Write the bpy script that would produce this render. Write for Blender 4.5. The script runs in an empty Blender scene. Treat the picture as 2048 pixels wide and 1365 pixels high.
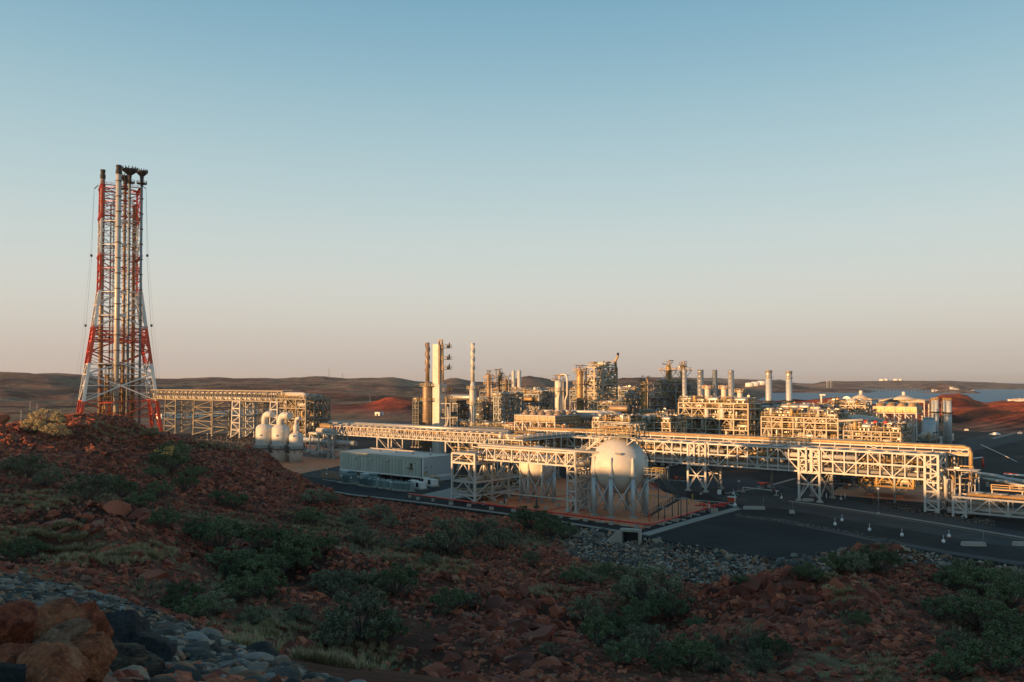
import bpy, math, random
import numpy as np
from mathutils import Vector, Matrix
random.seed(7); RNG = np.random.default_rng(11)
C = bpy.context.scene.collection
SC = bpy.context.scene
R = math.radians
# ------------------------------------------------------------------ camera
F, CX, CY, HZ, EYE = 1650.0, 1024.0, 682.5, 764.0, 26.0
PITCH = math.atan(0.0244)
SHIFT = (HZ - CY - F*math.tan(PITCH))
cam = bpy.data.cameras.new('camera'); co = bpy.data.objects.new('camera', cam); C.objects.link(co)
co.location = (0, 0, EYE); co.rotation_euler = (math.pi/2 + PITCH, 0, 0)
cam.sensor_width = 36; cam.lens = F/2048*36; cam.shift_y = SHIFT/2048
cam.clip_start = 0.3; cam.clip_end = 40000
SC.camera = co
# ------------------------------------------------------------------ light
SUN = Vector((-0.85, -0.53, 0)).normalized(); SUN_EL = R(5.2)
SV = Vector((SUN.x*math.cos(SUN_EL), SUN.y*math.cos(SUN_EL), math.sin(SUN_EL)))
world = bpy.data.worlds.new('World'); SC.world = world; world.use_nodes = True
nt = world.node_tree; nt.nodes.clear()
wo = nt.nodes.new('ShaderNodeOutputWorld'); bg = nt.nodes.new('ShaderNodeBackground')
sky = nt.nodes.new('ShaderNodeTexSky'); sky.sky_type = 'NISHITA'; sky.sun_disc = False
sky.sun_elevation = SUN_EL; sky.sun_rotation = math.atan2(SUN.x, SUN.y)
sky.altitude = 0; sky.air_density = 1.0; sky.dust_density = 2.0; sky.ozone_density = 2.0
# colour grade of the sky: same for every azimuth, by elevation only
tc = nt.nodes.new('ShaderNodeTexCoord'); sx = nt.nodes.new('ShaderNodeSeparateXYZ')
nt.links.new(tc.outputs['Generated'], sx.inputs[0])
rp = nt.nodes.new('ShaderNodeValToRGB'); rp.color_ramp.interpolation = 'B_SPLINE'
nt.links.new(sx.outputs['Z'], rp.inputs[0])
SKY = [(0.0, (.47,.42,.385)), (0.039, (.55,.475,.42)), (0.087, (.60,.58,.525)), (0.14, (.565,.60,.565)), (0.215, (.465,.58,.59)), (0.324, (.29,.462,.535)), (0.42, (.18,.365,.485)), (0.6, (.11,.27,.39)), (1.0, (.07,.19,.32))]
els = rp.color_ramp.elements
els[0].position = 0; els[0].color = (*SKY[0][1], 1); els[1].position = 1; els[1].color = (*SKY[-1][1], 1)
for p, c in SKY[1:-1]:
    e = els.new(p); e.color = (*c, 1)
vm = nt.nodes.new('ShaderNodeMix'); vm.data_type = 'RGBA'; vm.inputs[0].default_value = 0.88
sc_ = nt.nodes.new('ShaderNodeVectorMath'); sc_.operation = 'SCALE'; sc_.inputs['Scale'].default_value = 6.9
nt.links.new(rp.outputs[0], sc_.inputs[0])
nt.links.new(sky.outputs[0], vm.inputs[6]); nt.links.new(sc_.outputs[0], vm.inputs[7])
nt.links.new(vm.outputs[2], bg.inputs[0]); bg.inputs[1].default_value = 0.10
nt.links.new(bg.outputs[0], wo.inputs[0])
sl = bpy.data.lights.new('sun', 'SUN'); sl.energy = 5.0; sl.angle = R(0.6); sl.color = (1.0, .53, .21)
so = bpy.data.objects.new('sun', sl); C.objects.link(so)
so.rotation_euler = SV.to_track_quat('Z', 'Y').to_euler(); so.location = (-200, -120, 150)
SC.view_settings.view_transform = 'Standard'; SC.view_settings.look = 'None'
SC.view_settings.exposure = 0.80; SC.view_settings.gamma = 1.0; SC.view_settings.use_curve_mapping = False
# ------------------------------------------------------------------ projection helpers (photo pixel -> place)
_ct, _st = math.cos(PITCH), math.sin(PITCH)
def ray(px, py):
    x = (px-CX)/F; y = (CY-py+SHIFT)/F
    return x, _ct - _st*y, _st + _ct*y
def G(px, py, z=0.0):
    dx, dy, dz = ray(px, py); t = (z-EYE)/dz
    return Vector((dx*t, dy*t, z))
def at(px, py, D):
    dx, dy, dz = ray(px, py); t = D/dy
    return Vector((dx*t, D, EYE+dz*t))
def Zat(py, D): return at(CX, py, D).z
def proj(x, y, z):
    zz = z-EYE; dep = _ct*y + _st*zz; up = -_st*y + _ct*zz
    return CX + F*x/dep, CY + SHIFT - F*up/dep
TH = math.atan2(-.624, .781)
U = Vector((math.cos(TH), math.sin(TH), 0)); V = Vector((-math.sin(TH), math.cos(TH), 0))
def along(P, d, px):
    k = (px-CX)/F; return (k*P.y - P.x)/(d.x - k*d.y)
# ------------------------------------------------------------------ materials
M = {}
def mat(name, col, rough=.6, metal=0.0, var=.18, scale=.6, dirt=None, dirtamt=.35, dscale=1.2, bump=0.0, bscale=8, island=0.0, objrand=0.0, spec=.4, coord='Object'):
    m = bpy.data.materials.new(name); m.use_nodes = True; n = m.node_tree; b = n.nodes['Principled BSDF']
    L = n.links.new
    t = n.nodes.new('ShaderNodeTexCoord')
    src = t.outputs[coord]
    if coord == 'World':
        pass
    nz = n.nodes.new('ShaderNodeTexNoise'); nz.inputs['Scale'].default_value = scale; nz.inputs['Detail'].default_value = 6; nz.inputs['Roughness'].default_value = .65
    L(src, nz.inputs[0])
    r = n.nodes.new('ShaderNodeMapRange'); r.inputs[1].default_value = .25; r.inputs[2].default_value = .75; r.inputs[3].default_value = 1-var; r.inputs[4].default_value = 1+var
    L(nz.outputs[0], r.inputs[0])
    mul = n.nodes.new('ShaderNodeVectorMath'); mul.operation = 'SCALE'; mul.inputs[0].default_value = col
    L(r.outputs[0], mul.inputs['Scale']); out = mul.outputs[0]
    if dirt:
        n2 = n.nodes.new('ShaderNodeTexNoise'); n2.inputs['Scale'].default_value = dscale; n2.inputs['Detail'].default_value = 8; n2.inputs['Roughness'].default_value = .7
        L(src, n2.inputs[0])
        r2 = n.nodes.new('ShaderNodeMapRange'); r2.inputs[1].default_value = .48; r2.inputs[2].default_value = .68; r2.inputs[3].default_value = 0; r2.inputs[4].default_value = dirtamt
        L(n2.outputs[0], r2.inputs[0])
        mx = n.nodes.new('ShaderNodeMix'); mx.data_type = 'RGBA'; mx.inputs[7].default_value = (*dirt, 1)
        L(r2.outputs[0], mx.inputs[0]); L(out, mx.inputs[6]); out = mx.outputs[2]
    if island or objrand:
        if island:
            g = n.nodes.new('ShaderNodeNewGeometry'); rv = g.outputs['Random Per Island']; amt = island
        else:
            g = n.nodes.new('ShaderNodeObjectInfo'); rv = g.outputs['Random']; amt = objrand
        r3 = n.nodes.new('ShaderNodeMapRange'); r3.inputs[3].default_value = 1-amt; r3.inputs[4].default_value = 1+amt
        L(rv, r3.inputs[0])
        m3 = n.nodes.new('ShaderNodeVectorMath'); m3.operation = 'SCALE'; L(out, m3.inputs[0]); L(r3.outputs[0], m3.inputs['Scale']); out = m3.outputs[0]
    L(out, b.inputs['Base Color'])
    b.inputs['Roughness'].default_value = rough; b.inputs['Metallic'].default_value = metal
    b.inputs['Specular IOR Level'].default_value = spec
    if bump:
        n3 = n.nodes.new('ShaderNodeTexNoise'); n3.inputs['Scale'].default_value = bscale; n3.inputs['Detail'].default_value = 5
        L(src, n3.inputs[0]); bp = n.nodes.new('ShaderNodeBump'); bp.inputs['Strength'].default_value = bump; bp.inputs['Distance'].default_value = .1
        L(n3.outputs[0], bp.inputs['Height']); L(bp.outputs[0], b.inputs['Normal'])
    M[name] = m; return m
def multi(name, cols, island=True, rough=.85, scale=1.5, var=.25, bump=.3, bscale=6):
    """stone whose colour is picked per loose piece (or per object) from a list"""
    m = bpy.data.materials.new(name); m.use_nodes = True; n = m.node_tree; b = n.nodes['Principled BSDF']; L = n.links.new
    if island: g = n.nodes.new('ShaderNodeNewGeometry'); rv = g.outputs['Random Per Island']
    else: g = n.nodes.new('ShaderNodeObjectInfo'); rv = g.outputs['Random']
    cr = n.nodes.new('ShaderNodeValToRGB'); cr.color_ramp.interpolation = 'LINEAR'; e = cr.color_ramp.elements
    pos = 0; e[0].position = 0; e[0].color = (*cols[0][1], 1); tot = sum(c[0] for c in cols); acc = 0
    for i, (wgt, c) in enumerate(cols):
        if i == 0: acc += wgt; continue
        x = e.new(min(.999, acc/tot)) if i < len(cols) else None; x.color = (*c, 1); acc += wgt
    e[-1].position = 1; e[-1].color = (*cols[-1][1], 1)
    L(rv, cr.inputs[0])
    t = n.nodes.new('ShaderNodeTexCoord'); nz = n.nodes.new('ShaderNodeTexNoise'); nz.inputs['Scale'].default_value = scale; nz.inputs['Detail'].default_value = 7
    L(t.outputs['Object'], nz.inputs[0])
    r = n.nodes.new('ShaderNodeMapRange'); r.inputs[1].default_value = .25; r.inputs[2].default_value = .75; r.inputs[3].default_value = 1-var*1.8; r.inputs[4].default_value = 1+var
    L(nz.outputs[0], r.inputs[0]); s = n.nodes.new('ShaderNodeVectorMath'); s.operation = 'SCALE'; L(cr.outputs[0], s.inputs[0]); L(r.outputs[0], s.inputs['Scale'])
    L(s.outputs[0], b.inputs['Base Color']); b.inputs['Roughness'].default_value = rough; b.inputs['Specular IOR Level'].default_value = .3
    if bump:
        n3 = n.nodes.new('ShaderNodeTexNoise'); n3.inputs['Scale'].default_value = bscale; n3.inputs['Detail'].default_value = 6
        L(t.outputs['Object'], n3.inputs[0]); bp = n.nodes.new('ShaderNodeBump'); bp.inputs['Strength'].default_value = bump; bp.inputs['Distance'].default_value = .08
        L(n3.outputs[0], bp.inputs['Height']); L(bp.outputs[0], b.inputs['Normal'])
    M[name] = m; return m
RUST = (.16,.07,.03)
mat('steel_white', (.50,.485,.45), .5, 0, .10, .8, RUST, .30, 2.2, objrand=.10)
mat('steel_grey', (.22,.25,.255), .5, .2, .15, .8, RUST, .35, 1.5, objrand=.12)
mat('steel_warm_lit', (.42,.37,.28), .55, 0, .2, .8, RUST, .45, 1.5, objrand=.2)  # warm sunlight on the process frames is put into this steel colour
mat('steel_tan', (.21,.19,.15), .55, .1, .2, .8, RUST, .5, 1.5, objrand=.2)
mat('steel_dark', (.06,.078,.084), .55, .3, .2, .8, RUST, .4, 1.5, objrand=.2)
mat('rail', (.50,.36,.14), .5, 0, .1, 1)
mat('grating', (.22,.23,.23), .6, .4, .2, 1)
mat('pipe_white', (.50,.47,.41), .42, .1, .12, .7, (.3,.2,.12), .3, 1.4, objrand=.15)
mat('pipe_silver', (.40,.385,.35), .38, .45, .18, .8, (.25,.17,.1), .35, 1.1, objrand=.2)
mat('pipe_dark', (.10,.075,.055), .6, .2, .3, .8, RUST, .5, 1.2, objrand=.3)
mat('pipe_gold', (.40,.265,.12), .5, .3, .25, .8, RUST, .4, 1.2, objrand=.25)  # golden sunlight is put into this pipe colour
mat('vessel', (.55,.54,.50), .5, 0, .10, .25, (.30,.21,.14), .38, .7)
mat('sphere_paint', (.58,.55,.49), .5, 0, .10, .22, (.30,.21,.14), .38, .45)
mat('clad_blue', (.44,.48,.49), .45, .2, .1, .4, (.3,.3,.3), .3, .8)
mat('clad_brown', (.30,.22,.15), .5, .3, .3, .5, RUST, .5, .9)
mat('soot', (.03,.028,.026), .7, .2, .3, 1)
mat('paint_red', (.58,.060,.018), .5, 0, .15, .8, (.2,.05,.03), .4, 1.5)
mat('paint_fire', (.60,.05,.03), .4, 0, .1, 1)
mat('paint_white', (.72,.70,.66), .5, 0, .1, .8, RUST, .25, 1.5)
mat('wall_panel', (.38,.42,.37), .6, 0, .12, .5, (.22,.24,.21), .5, .5, objrand=.14)
mat('roof_sheet', (.50,.43,.36), .6, 0, .16, .4, (.35,.3,.25), .4, .6)
mat('transformer', (.11,.18,.18), .5, .1, .15, 1)
mat('transformer_light', (.28,.36,.34), .5, .1, .12, 1, objrand=.15)
mat('black', (.012,.012,.012), .6, 0, .1, 1)
mat('glass_dark', (.02,.03,.04), .1, 0, .1, 1, spec=.8)
mat('concrete', (.36,.32,.27), .85, 0, .12, .6, (.25,.2,.15), .4, .8, bump=.2)
mat('concrete_red', (.60,.20,.085), .9, 0, .14, .25, (.20,.12,.07), .55, .12)
mat('asphalt', (.025,.0255,.025), .95, 0, .4, .08, (.056,.047,.037), .8, .035, bump=.2, bscale=4, spec=.12)
mat('asphalt_road', (.045,.048,.048), .9, 0, .35, .1, (.085,.07,.056), .8, .05, bump=.1, bscale=4, spec=.15)
mat('gravel_dark', (.045,.045,.045), .95, 0, .5, .9, (.09,.07,.055), .6, .5, bump=.8, bscale=3)
mat('gravel_brown', (.12,.075,.05), .95, 0, .35, .06, (.19,.13,.08), .6, .02, bump=.3, bscale=2)
mat('kerb', (.25,.225,.19), .85, 0, .15, .5, (.2,.17,.14), .5, .3)
mat('green_paint', (.05,.22,.15), .5)
mat('blue_paint', (.06,.14,.22), .5)
mat('sunlit_steel', (.50,.29,.07), .5, 0, .2, .8, RUST, .4, 1.5)  # yellow of the low sun painted into the steel, for the module under the bridge
mat('yellow_paint', (.62,.36,.03), .5)
mat('car_white', (.7,.7,.7), .25, 0, .02, 1, spec=.6)
mat('rubber', (.02,.02,.02), .8)
mat('rubber_mark', (.014,.014,.014), .9, 0, .3, .5)
mat('bark', (.12,.09,.07), .9, 0, .3, 3)
REDS = [(3,(.045,.015,.011)),(4,(.26,.062,.033)),(4,(.38,.100,.050)),(3,(.14,.040,.025)),(.8,(.46,.135,.062)),(.6,(.26,.12,.075))]
GREYS = [(4,(.044,.042,.036)),(4,(.088,.084,.072)),(3,(.024,.023,.020)),(1.6,(.30,.15,.08)),(2,(.14,.137,.125)),(1,(.32,.22,.14)),(.6,(.22,.20,.18))]
multi('rock_red', REDS, True, scale=1.2); multi('boulder_red', [(3,(.16,.042,.024)),(4,(.26,.066,.034)),(2,(.09,.027,.018)),(.8,(.36,.10,.05))], False, scale=.7, var=.35, bump=.5, bscale=3)
multi('rock_grey', GREYS, True); multi('rock_bank', [(a, tuple(min(.5, c*1.5) for c in b)) for a, b in GREYS], True); multi('stone_grey', GREYS, False, scale=2, bump=.5)
def foliage(name, a, b_, c):
    m = bpy.data.materials.new(name); m.use_nodes = True; n = m.node_tree; b = n.nodes['Principled BSDF']; L = n.links.new
    g = n.nodes.new('ShaderNodeNewGeometry'); cr = n.nodes.new('ShaderNodeValToRGB'); e = cr.color_ramp.elements
    e[0].color = (*a, 1); e[1].color = (*c, 1); x = e.new(.55); x.color = (*b_, 1); L(g.outputs['Random Per Island'], cr.inputs[0])
    oi = n.nodes.new('ShaderNodeObjectInfo'); mr = n.nodes.new('ShaderNodeMapRange'); mr.inputs[3].default_value = .7; mr.inputs[4].default_value = 1.35; L(oi.outputs['Random'], mr.inputs[0])
    s = n.nodes.new('ShaderNodeVectorMath'); s.operation = 'SCALE'; L(cr.outputs[0], s.inputs[0]); L(mr.outputs[0], s.inputs['Scale']); L(s.outputs[0], b.inputs['Base Color'])
    b.inputs['Roughness'].default_value = .7; b.inputs['Specular IOR Level'].default_value = .2
    M[name] = m
foliage('leaf_grey', (.075,.078,.048), (.165,.168,.10), (.30,.285,.165))
foliage('leaf_green', (.045,.056,.030), (.10,.125,.060), (.22,.25,.11))
foliage('straw', (.20,.155,.08), (.38,.30,.16), (.52,.43,.24))
# ------------------------------------------------------------------ mesh building
class MB:
    def __init__(s): s.v = []; s.f = []; s.sm = []
    def quad(s, *p):
        n = len(s.v); s.v += [tuple(q) for q in p]; s.f.append(tuple(range(n, n+len(p)))); s.sm.append(False); return s
    def box(s, x0, y0, z0, x1, y1, z1):
        n = len(s.v)
        s.v += [(x0,y0,z0),(x1,y0,z0),(x1,y1,z0),(x0,y1,z0),(x0,y0,z1),(x1,y0,z1),(x1,y1,z1),(x0,y1,z1)]
        s.f += [(n,n+3,n+2,n+1),(n+4,n+5,n+6,n+7),(n,n+1,n+5,n+4),(n+1,n+2,n+6,n+5),(n+2,n+3,n+7,n+6),(n+3,n,n+4,n+7)]; s.sm += [False]*6; return s
    def beam(s, p, q, w=.2, h=None):
        h = h or w; p = Vector(p); q = Vector(q); d = (q-p)
        if d.length < 1e-4: return s
        d.normalize(); up = Vector((0,0,1)) if abs(d.z) < .95 else Vector((1,0,0))
        a = d.cross(up).normalized(); b = a.cross(d).normalized(); n = len(s.v)
        for e in (p, q):
            for i, j in ((-1,-1),(1,-1),(1,1),(-1,1)): s.v.append(tuple(e + a*i*w/2 + b*j*h/2))
        s.f += [(n,n+1,n+2,n+3),(n+7,n+6,n+5,n+4),(n,n+4,n+5,n+1),(n+1,n+5,n+6,n+2),(n+2,n+6,n+7,n+3),(n+3,n+7,n+4,n)]; s.sm += [False]*6; return s
    def tube(s, pts, r, n=8, cap=True):
        pts = [Vector(p) for p in pts]; k = len(pts); base = len(s.v); rs = r if isinstance(r, (list,tuple)) else [r]*k
        prev = None
        for i, p in enumerate(pts):
            d = (pts[min(i+1,k-1)] - pts[max(i-1,0)]).normalized()
            if prev is None:
                up = Vector((0,0,1)) if abs(d.z) < .9 else Vector((1,0,0)); a = d.cross(up).normalized()
            else: a = (prev - d*prev.dot(d)).normalized()
            prev = a; b = d.cross(a)
            for j in range(n):
                t = 2*math.pi*j/n; s.v.append(tuple(p + a*math.cos(t)*rs[i] + b*math.sin(t)*rs[i]))
        for i in range(k-1):
            for j in range(n):
                j2 = (j+1) % n; s.f.append((base+i*n+j, base+i*n+j2, base+(i+1)*n+j2, base+(i+1)*n+j)); s.sm.append(True)
        if cap:
            s.f.append(tuple(base+j for j in range(n))[::-1]); s.sm.append(False)
            s.f.append(tuple(base+(k-1)*n+j for j in range(n))); s.sm.append(False)
        return s
    def lathe(s, prof, c=(0,0,0), n=24, axis='z', smooth=True):
        base = len(s.v); k = len(prof)
        for (r, z) in prof:
            for j in range(n):
                t = 2*math.pi*j/n; x, y = r*math.cos(t), r*math.sin(t)
                if axis == 'z': s.v.append((c[0]+x, c[1]+y, c[2]+z))
                elif axis == 'x': s.v.append((c[0]+z, c[1]+x, c[2]+y))
                else: s.v.append((c[0]+y, c[1]+z, c[2]+x))
        for i in range(k-1):
            for j in range(n):
                j2 = (j+1) % n; s.f.append((base+i*n+j, base+i*n+j2, base+(i+1)*n+j2, base+(i+1)*n+j)); s.sm.append(smooth)
        s.f.append(tuple(base+j for j in range(n))[::-1]); s.sm.append(False)
        s.f.append(tuple(base+(k-1)*n+j for j in range(n))); s.sm.append(False)
        return s
    def capsule(s, p, q, r, n=12):
        p = Vector(p); q = Vector(q); d = (q-p).normalized()
        e = [(.0,.30),(.12,.72),(.3,.93),(.5,1)]
        pts = [p - d*r*.5 + d*r*t for t, _ in e] + [q + d*r*.5 - d*r*t for t, _ in e[::-1]]
        rs = [r*k for _, k in e] + [r*k for _, k in e[::-1]]
        return s.tube(pts, rs, n)
    def ring(s, c, ri, ro, z, h=.12, n=20, a0=0, a1=2*math.pi):
        full = abs(a1-a0-2*math.pi) < 1e-3; base = len(s.v); m = n if full else n+1
        for i in range(m):
            t = a0 + (a1-a0)*i/n
            for r, zz in ((ri,z),(ro,z),(ro,z+h),(ri,z+h)): s.v.append((c[0]+r*math.cos(t), c[1]+r*math.sin(t), zz))
        for i in range(n):
            a = base+i*4; b = base+((i+1) % m)*4
            for k in range(4): s.f.append((a+k, b+k, b+(k+1) % 4, a+(k+1) % 4)); s.sm.append(False)
        return s
    def ringrail(s, c, r, z, n=16, h=1.1, w=.07):
        P = [(c[0]+r*math.cos(2*math.pi*i/n), c[1]+r*math.sin(2*math.pi*i/n)) for i in range(n+1)]
        for i in range(n):
            s.beam((*P[i], z), (*P[i], z+h), w)
            s.beam((*P[i], z+h), (*P[i+1], z+h), w); s.beam((*P[i], z+h*.55), (*P[i+1], z+h*.55), w*.8)
        return s
    def rail(s, pts, h=1.1, step=1.8, w=.07):
        for a, b in zip(pts[:-1], pts[1:]):
            a = Vector(a); b = Vector(b); L = (b-a).length; n = max(1, int(L/step)); up = Vector((0,0,h))
            for i in range(n+1): p = a.lerp(b, i/n); s.beam(p, p+up, w)
            s.beam(a+up, b+up, w); s.beam(a+up*.55, b+up*.55, w*.8)
        return s
    def ladder(s, x, y, z0, z1, w=.5, dirx=True):
        d = (w/2, 0) if dirx else (0, w/2)
        for k in (-1, 1): s.beam((x+k*d[0], y+k*d[1], z0), (x+k*d[0], y+k*d[1], z1), .06)
        z = z0
        while z < z1: s.beam((x-d[0], y-d[1], z), (x+d[0], y+d[1], z), .05); z += .6
        return s
    def mesh(s, name, m):
        me = bpy.data.meshes.new(name); me.from_pydata(s.v, [], s.f); me.materials.append(M[m])
        me.polygons.foreach_set('use_smooth', s.sm); me.update(); return me
    def build(s, name, m, parent=None, label=None, kind=None):
        o = bpy.data.objects.new(name, s.mesh(name, m)); C.objects.link(o)
        if parent: o.parent = parent
        if label: o['label'] = label
        if kind: o['kind'] = kind
        return o
def thing(name, label, cat, loc=(0,0,0), rz=0, group=None):
    o = bpy.data.objects.new(name, None); C.objects.link(o); o.location = loc; o.rotation_euler = (0,0,rz)
    o.empty_display_size = .5
    o['label'] = label; o['category'] = cat
    if group: o['group'] = group
    return o
def tag(o, label, cat, group=None):
    o['label'] = label; o['category'] = cat
    if group: o['group'] = group
    return o
def copy_thing(root, loc=None, rz=None, label=None, group=None):
    r = root.copy(); C.objects.link(r)
    if loc is not None: r.location = loc
    if rz is not None: r.rotation_euler = (0,0,rz)
    if label: r['label'] = label
    if group: r['group'] = group
    for ch in list(root.children):
        c = ch.copy(); C.objects.link(c); c.parent = r
        for g in list(ch.children):
            d = g.copy(); C.objects.link(d); d.parent = c
    return r
_UB = {}
def member(name, p, q, w, h, m, parent):
    """one steel member as its own part; all share one unit box per material"""
    if m not in _UB: _UB[m] = MB().box(-.5,-.5,0,.5,.5,1).mesh('member', m)
    o = bpy.data.objects.new(name, _UB[m]); C.objects.link(o); o.parent = parent
    p = Vector(p); q = Vector(q); d = q-p; L = d.length; d.normalize()
    up = Vector((0,0,1)) if abs(d.z) < .95 else Vector((1,0,0))
    a = d.cross(up).normalized(); b = a.cross(d)
    o.matrix_local = Matrix(((a.x*w, b.x*h, d.x*L, p.x), (a.y*w, b.y*h, d.y*L, p.y), (a.z*w, b.z*h, d.z*L, p.z), (0,0,0,1)))
    return o
def npmesh(name, v, f, m, smooth=False, parent=None):
    me = bpy.data.meshes.new(name); v = np.asarray(v, np.float32); f = np.asarray(f, np.int32); k = f.shape[1]
    me.vertices.add(len(v)); me.vertices.foreach_set('co', v.ravel()); me.loops.add(f.size); me.loops.foreach_set('vertex_index', f.ravel())
    me.polygons.add(len(f)); me.polygons.foreach_set('loop_start', np.arange(0, f.size, k, dtype=np.int32)); me.polygons.foreach_set('loop_total', np.full(len(f), k, np.int32))
    me.polygons.foreach_set('use_smooth', np.full(len(f), smooth)); me.materials.append(M[m]); me.update(calc_edges=True)
    o = bpy.data.objects.new(name, me); C.objects.link(o)
    if parent: o.parent = parent
    return o
# numpy value noise
_P = RNG.random((256,256))
def vnoise(x, y):
    xi = np.floor(x).astype(int); yi = np.floor(y).astype(int); fx = x-xi; fy = y-yi
    fx = fx*fx*(3-2*fx); fy = fy*fy*(3-2*fy); g = lambda a, b: _P[a & 255, b & 255]
    return (g(xi,yi)*(1-fx)+g(xi+1,yi)*fx)*(1-fy) + (g(xi,yi+1)*(1-fx)+g(xi+1,yi+1)*fx)*fy
def fbm(x, y, o=5, ridged=False):
    s = 0; a = .5; t = 0
    for i in range(o):
        n = vnoise(x*2**i+17.3*i, y*2**i-9.1*i)
        if ridged: n = 1-abs(2*n-1)
        s = s + a*n; t += a; a *= .5
    return s/t
# ================================================================== TERRAIN
CP = [(100,1330,9),(300,1365,9),(0,1365,7.5),(480,1365,13),(0,1145,48),(150,1180,38),(300,1225,30),(450,1290,22),(560,1330,18),(660,1370,15),
(0,1230,25),(200,1240,20),(100,1290,13),(300,1310,13.5),(400,1300,17),
(0,1120,62),(300,1200,50),(450,1250,45),(600,1330,32),(700,1340,35),(900,1365,33),(1200,1365,40),(200,1090,72),(0,1060,80),(500,1170,62),(420,1100,80),
(650,1250,48),(700,1180,65),(550,1080,90),(300,1030,98),(100,960,115),(0,920,125),(0,873,150),(80,846,165),(170,830,172),(250,838,178),(330,880,190),
(420,890,197),(520,903,201),(560,930,203),(598,967,204),(450,950,175),(450,1000,150),(300,950,150),(200,900,160),(100,900,150),(600,1050,130),(700,1030,160),(750,1060,140),
(850,1100,125),(800,1120,115),(850,1180,85),(950,1190,78),(1000,1100,128),(1050,1240,70),(1000,1300,52),(850,1250,58),(1024,1365,42),(1100,1150,110),
(1150,1160,113),(1250,1180,113),(1400,1180,113),(1560,1166,115),(1500,1180,98),(1560,1172,92),(1400,1200,92),(1300,1250,75),(1200,1200,92),(1200,1300,58),(1350,1340,58),
(1700,1100,112),(1780,1088,112),(1850,1120,108),(1650,1150,100),(1700,1200,85),(1900,1165,112),(2048,1195,108),(1950,1210,95),(2040,1230,86),(1600,1300,62),(1800,1340,55),(2040,1340,58),(1500,1365,50)]
cps = [tuple(at(*c)) for c in CP]
# behind the ridges, beside and behind the camera (rest of the same hillside)
cps += [(0,1,24.2),(4,0,24.2),(10,-10,24),(-6,2,24.2),(40,-30,22),(30,10,18),(60,25,10),(90,50,7),(120,90,3),(130,60,6),(-30,30,18.5),(-60,60,14.5),(-100,100,14),(-130,150,14),
        (-98,205,5),(-120,215,3),(-85,215,3),(-75,222,1),(-66,218,2),(-150,230,1),(-150,190,7),(-20,-10,24.5),(-60,-40,20),(0,-60,20),(140,0,8),(-100,20,12),(-200,150,6),(-250,220,1),(-200,0,5),(-300,100,0),(-140,115,12),(-170,90,10),(-118,92,13),(-125,125,13),(-160,125,11)]
cps = np.array(cps)
def _k(r): return r**2*np.log(r+1e-9)*0 + r     # linear radial kernel: no overshoot
n_ = len(cps); A_ = np.zeros((n_+3,n_+3)); dd = np.linalg.norm(cps[:,None,:2]-cps[None,:,:2], axis=2)
A_[:n_,:n_] = _k(dd) - np.eye(n_)*.6; A_[:n_,n_] = 1; A_[:n_,n_+1:] = cps[:,:2]; A_[n_,:n_] = 1; A_[n_+1:,:n_] = cps[:,:2].T
W_ = np.linalg.solve(A_, np.concatenate([cps[:,2], [0,0,0]]))
def rbf(x, y):
    out = np.full(x.shape, W_[n_]) + W_[n_+1]*x + W_[n_+2]*y
    for i in range(n_): out += W_[i]*_k(np.hypot(x-cps[i,0], y-cps[i,1]))
    return out
# front edge of the levelled plant pad (world)
edge_px = [(600,962),(700,988),(820,1006),(960,1024),(1120,1046),(1283,1074),(1393,1093),(1557,1120),(1690,1100),(1760,1092),(1793,1093),(1900,1110),(2048,1134)]
EDGE = [(-600,330),(-260,262),(-150,243),(-100,232),(-70,226)] + [tuple(G(a,b))[:2] for a,b in edge_px] + [(120,96),(220,10),(260,-60)]
ex = np.array([p[0] for p in EDGE]); ey = np.array([p[1] for p in EDGE])
def pad_dist(x, y):
    """signed distance to the pad edge, >0 on the pad"""
    best = np.full(x.shape, 1e9)
    for i in range(len(EDGE)-1):
        ax, ay, bx, by = ex[i], ey[i], ex[i+1], ey[i+1]; L2 = (bx-ax)**2+(by-ay)**2
        t = np.clip(((x-ax)*(bx-ax)+(y-ay)*(by-ay))/L2, 0, 1); d = np.hypot(x-ax-t*(bx-ax), y-ay-t*(by-ay)); best = np.minimum(best, d)
    side = y > np.interp(x, ex[:-3], ey[:-3])
    side = np.where(x > ex[-4], (x-ex[-4])*(ey[-1]-ey[-4]) - (y-ey[-4])*(ex[-1]-ex[-4]) < 0, side)
    side = np.where(x > ex[-4], y > np.interp(x, ex[-4:], ey[-4:]), side)
    return np.where(side, best, -best)
SX, SY = SUN.x, SUN.y
HCx = [-200,-60,-10,18,46,126,148,162,176,192,206,280,360,430,520,700]; HCy = [10,24,33,32,24.2,23.5,20.8,19.2,16.6,18.6,20.0,20.0,12,7,3,0]
def shade_hill(x, y):
    t = x*SX + y*SY; c = -x*.53/1.0017 + y*.85/1.0017       # t: towards the sun
    hc = np.interp(c, HCx, HCy); return hc*np.exp(-((t-62)/26.0)**2)
def lum(x, y):
    """lumpy rock relief"""
    return (fbm(x/9, y/9, 4, True)-.55)*3.2 + (fbm(x/2.6+5, y/2.6, 3)-.5)*1.3
BUMPS = []
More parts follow.
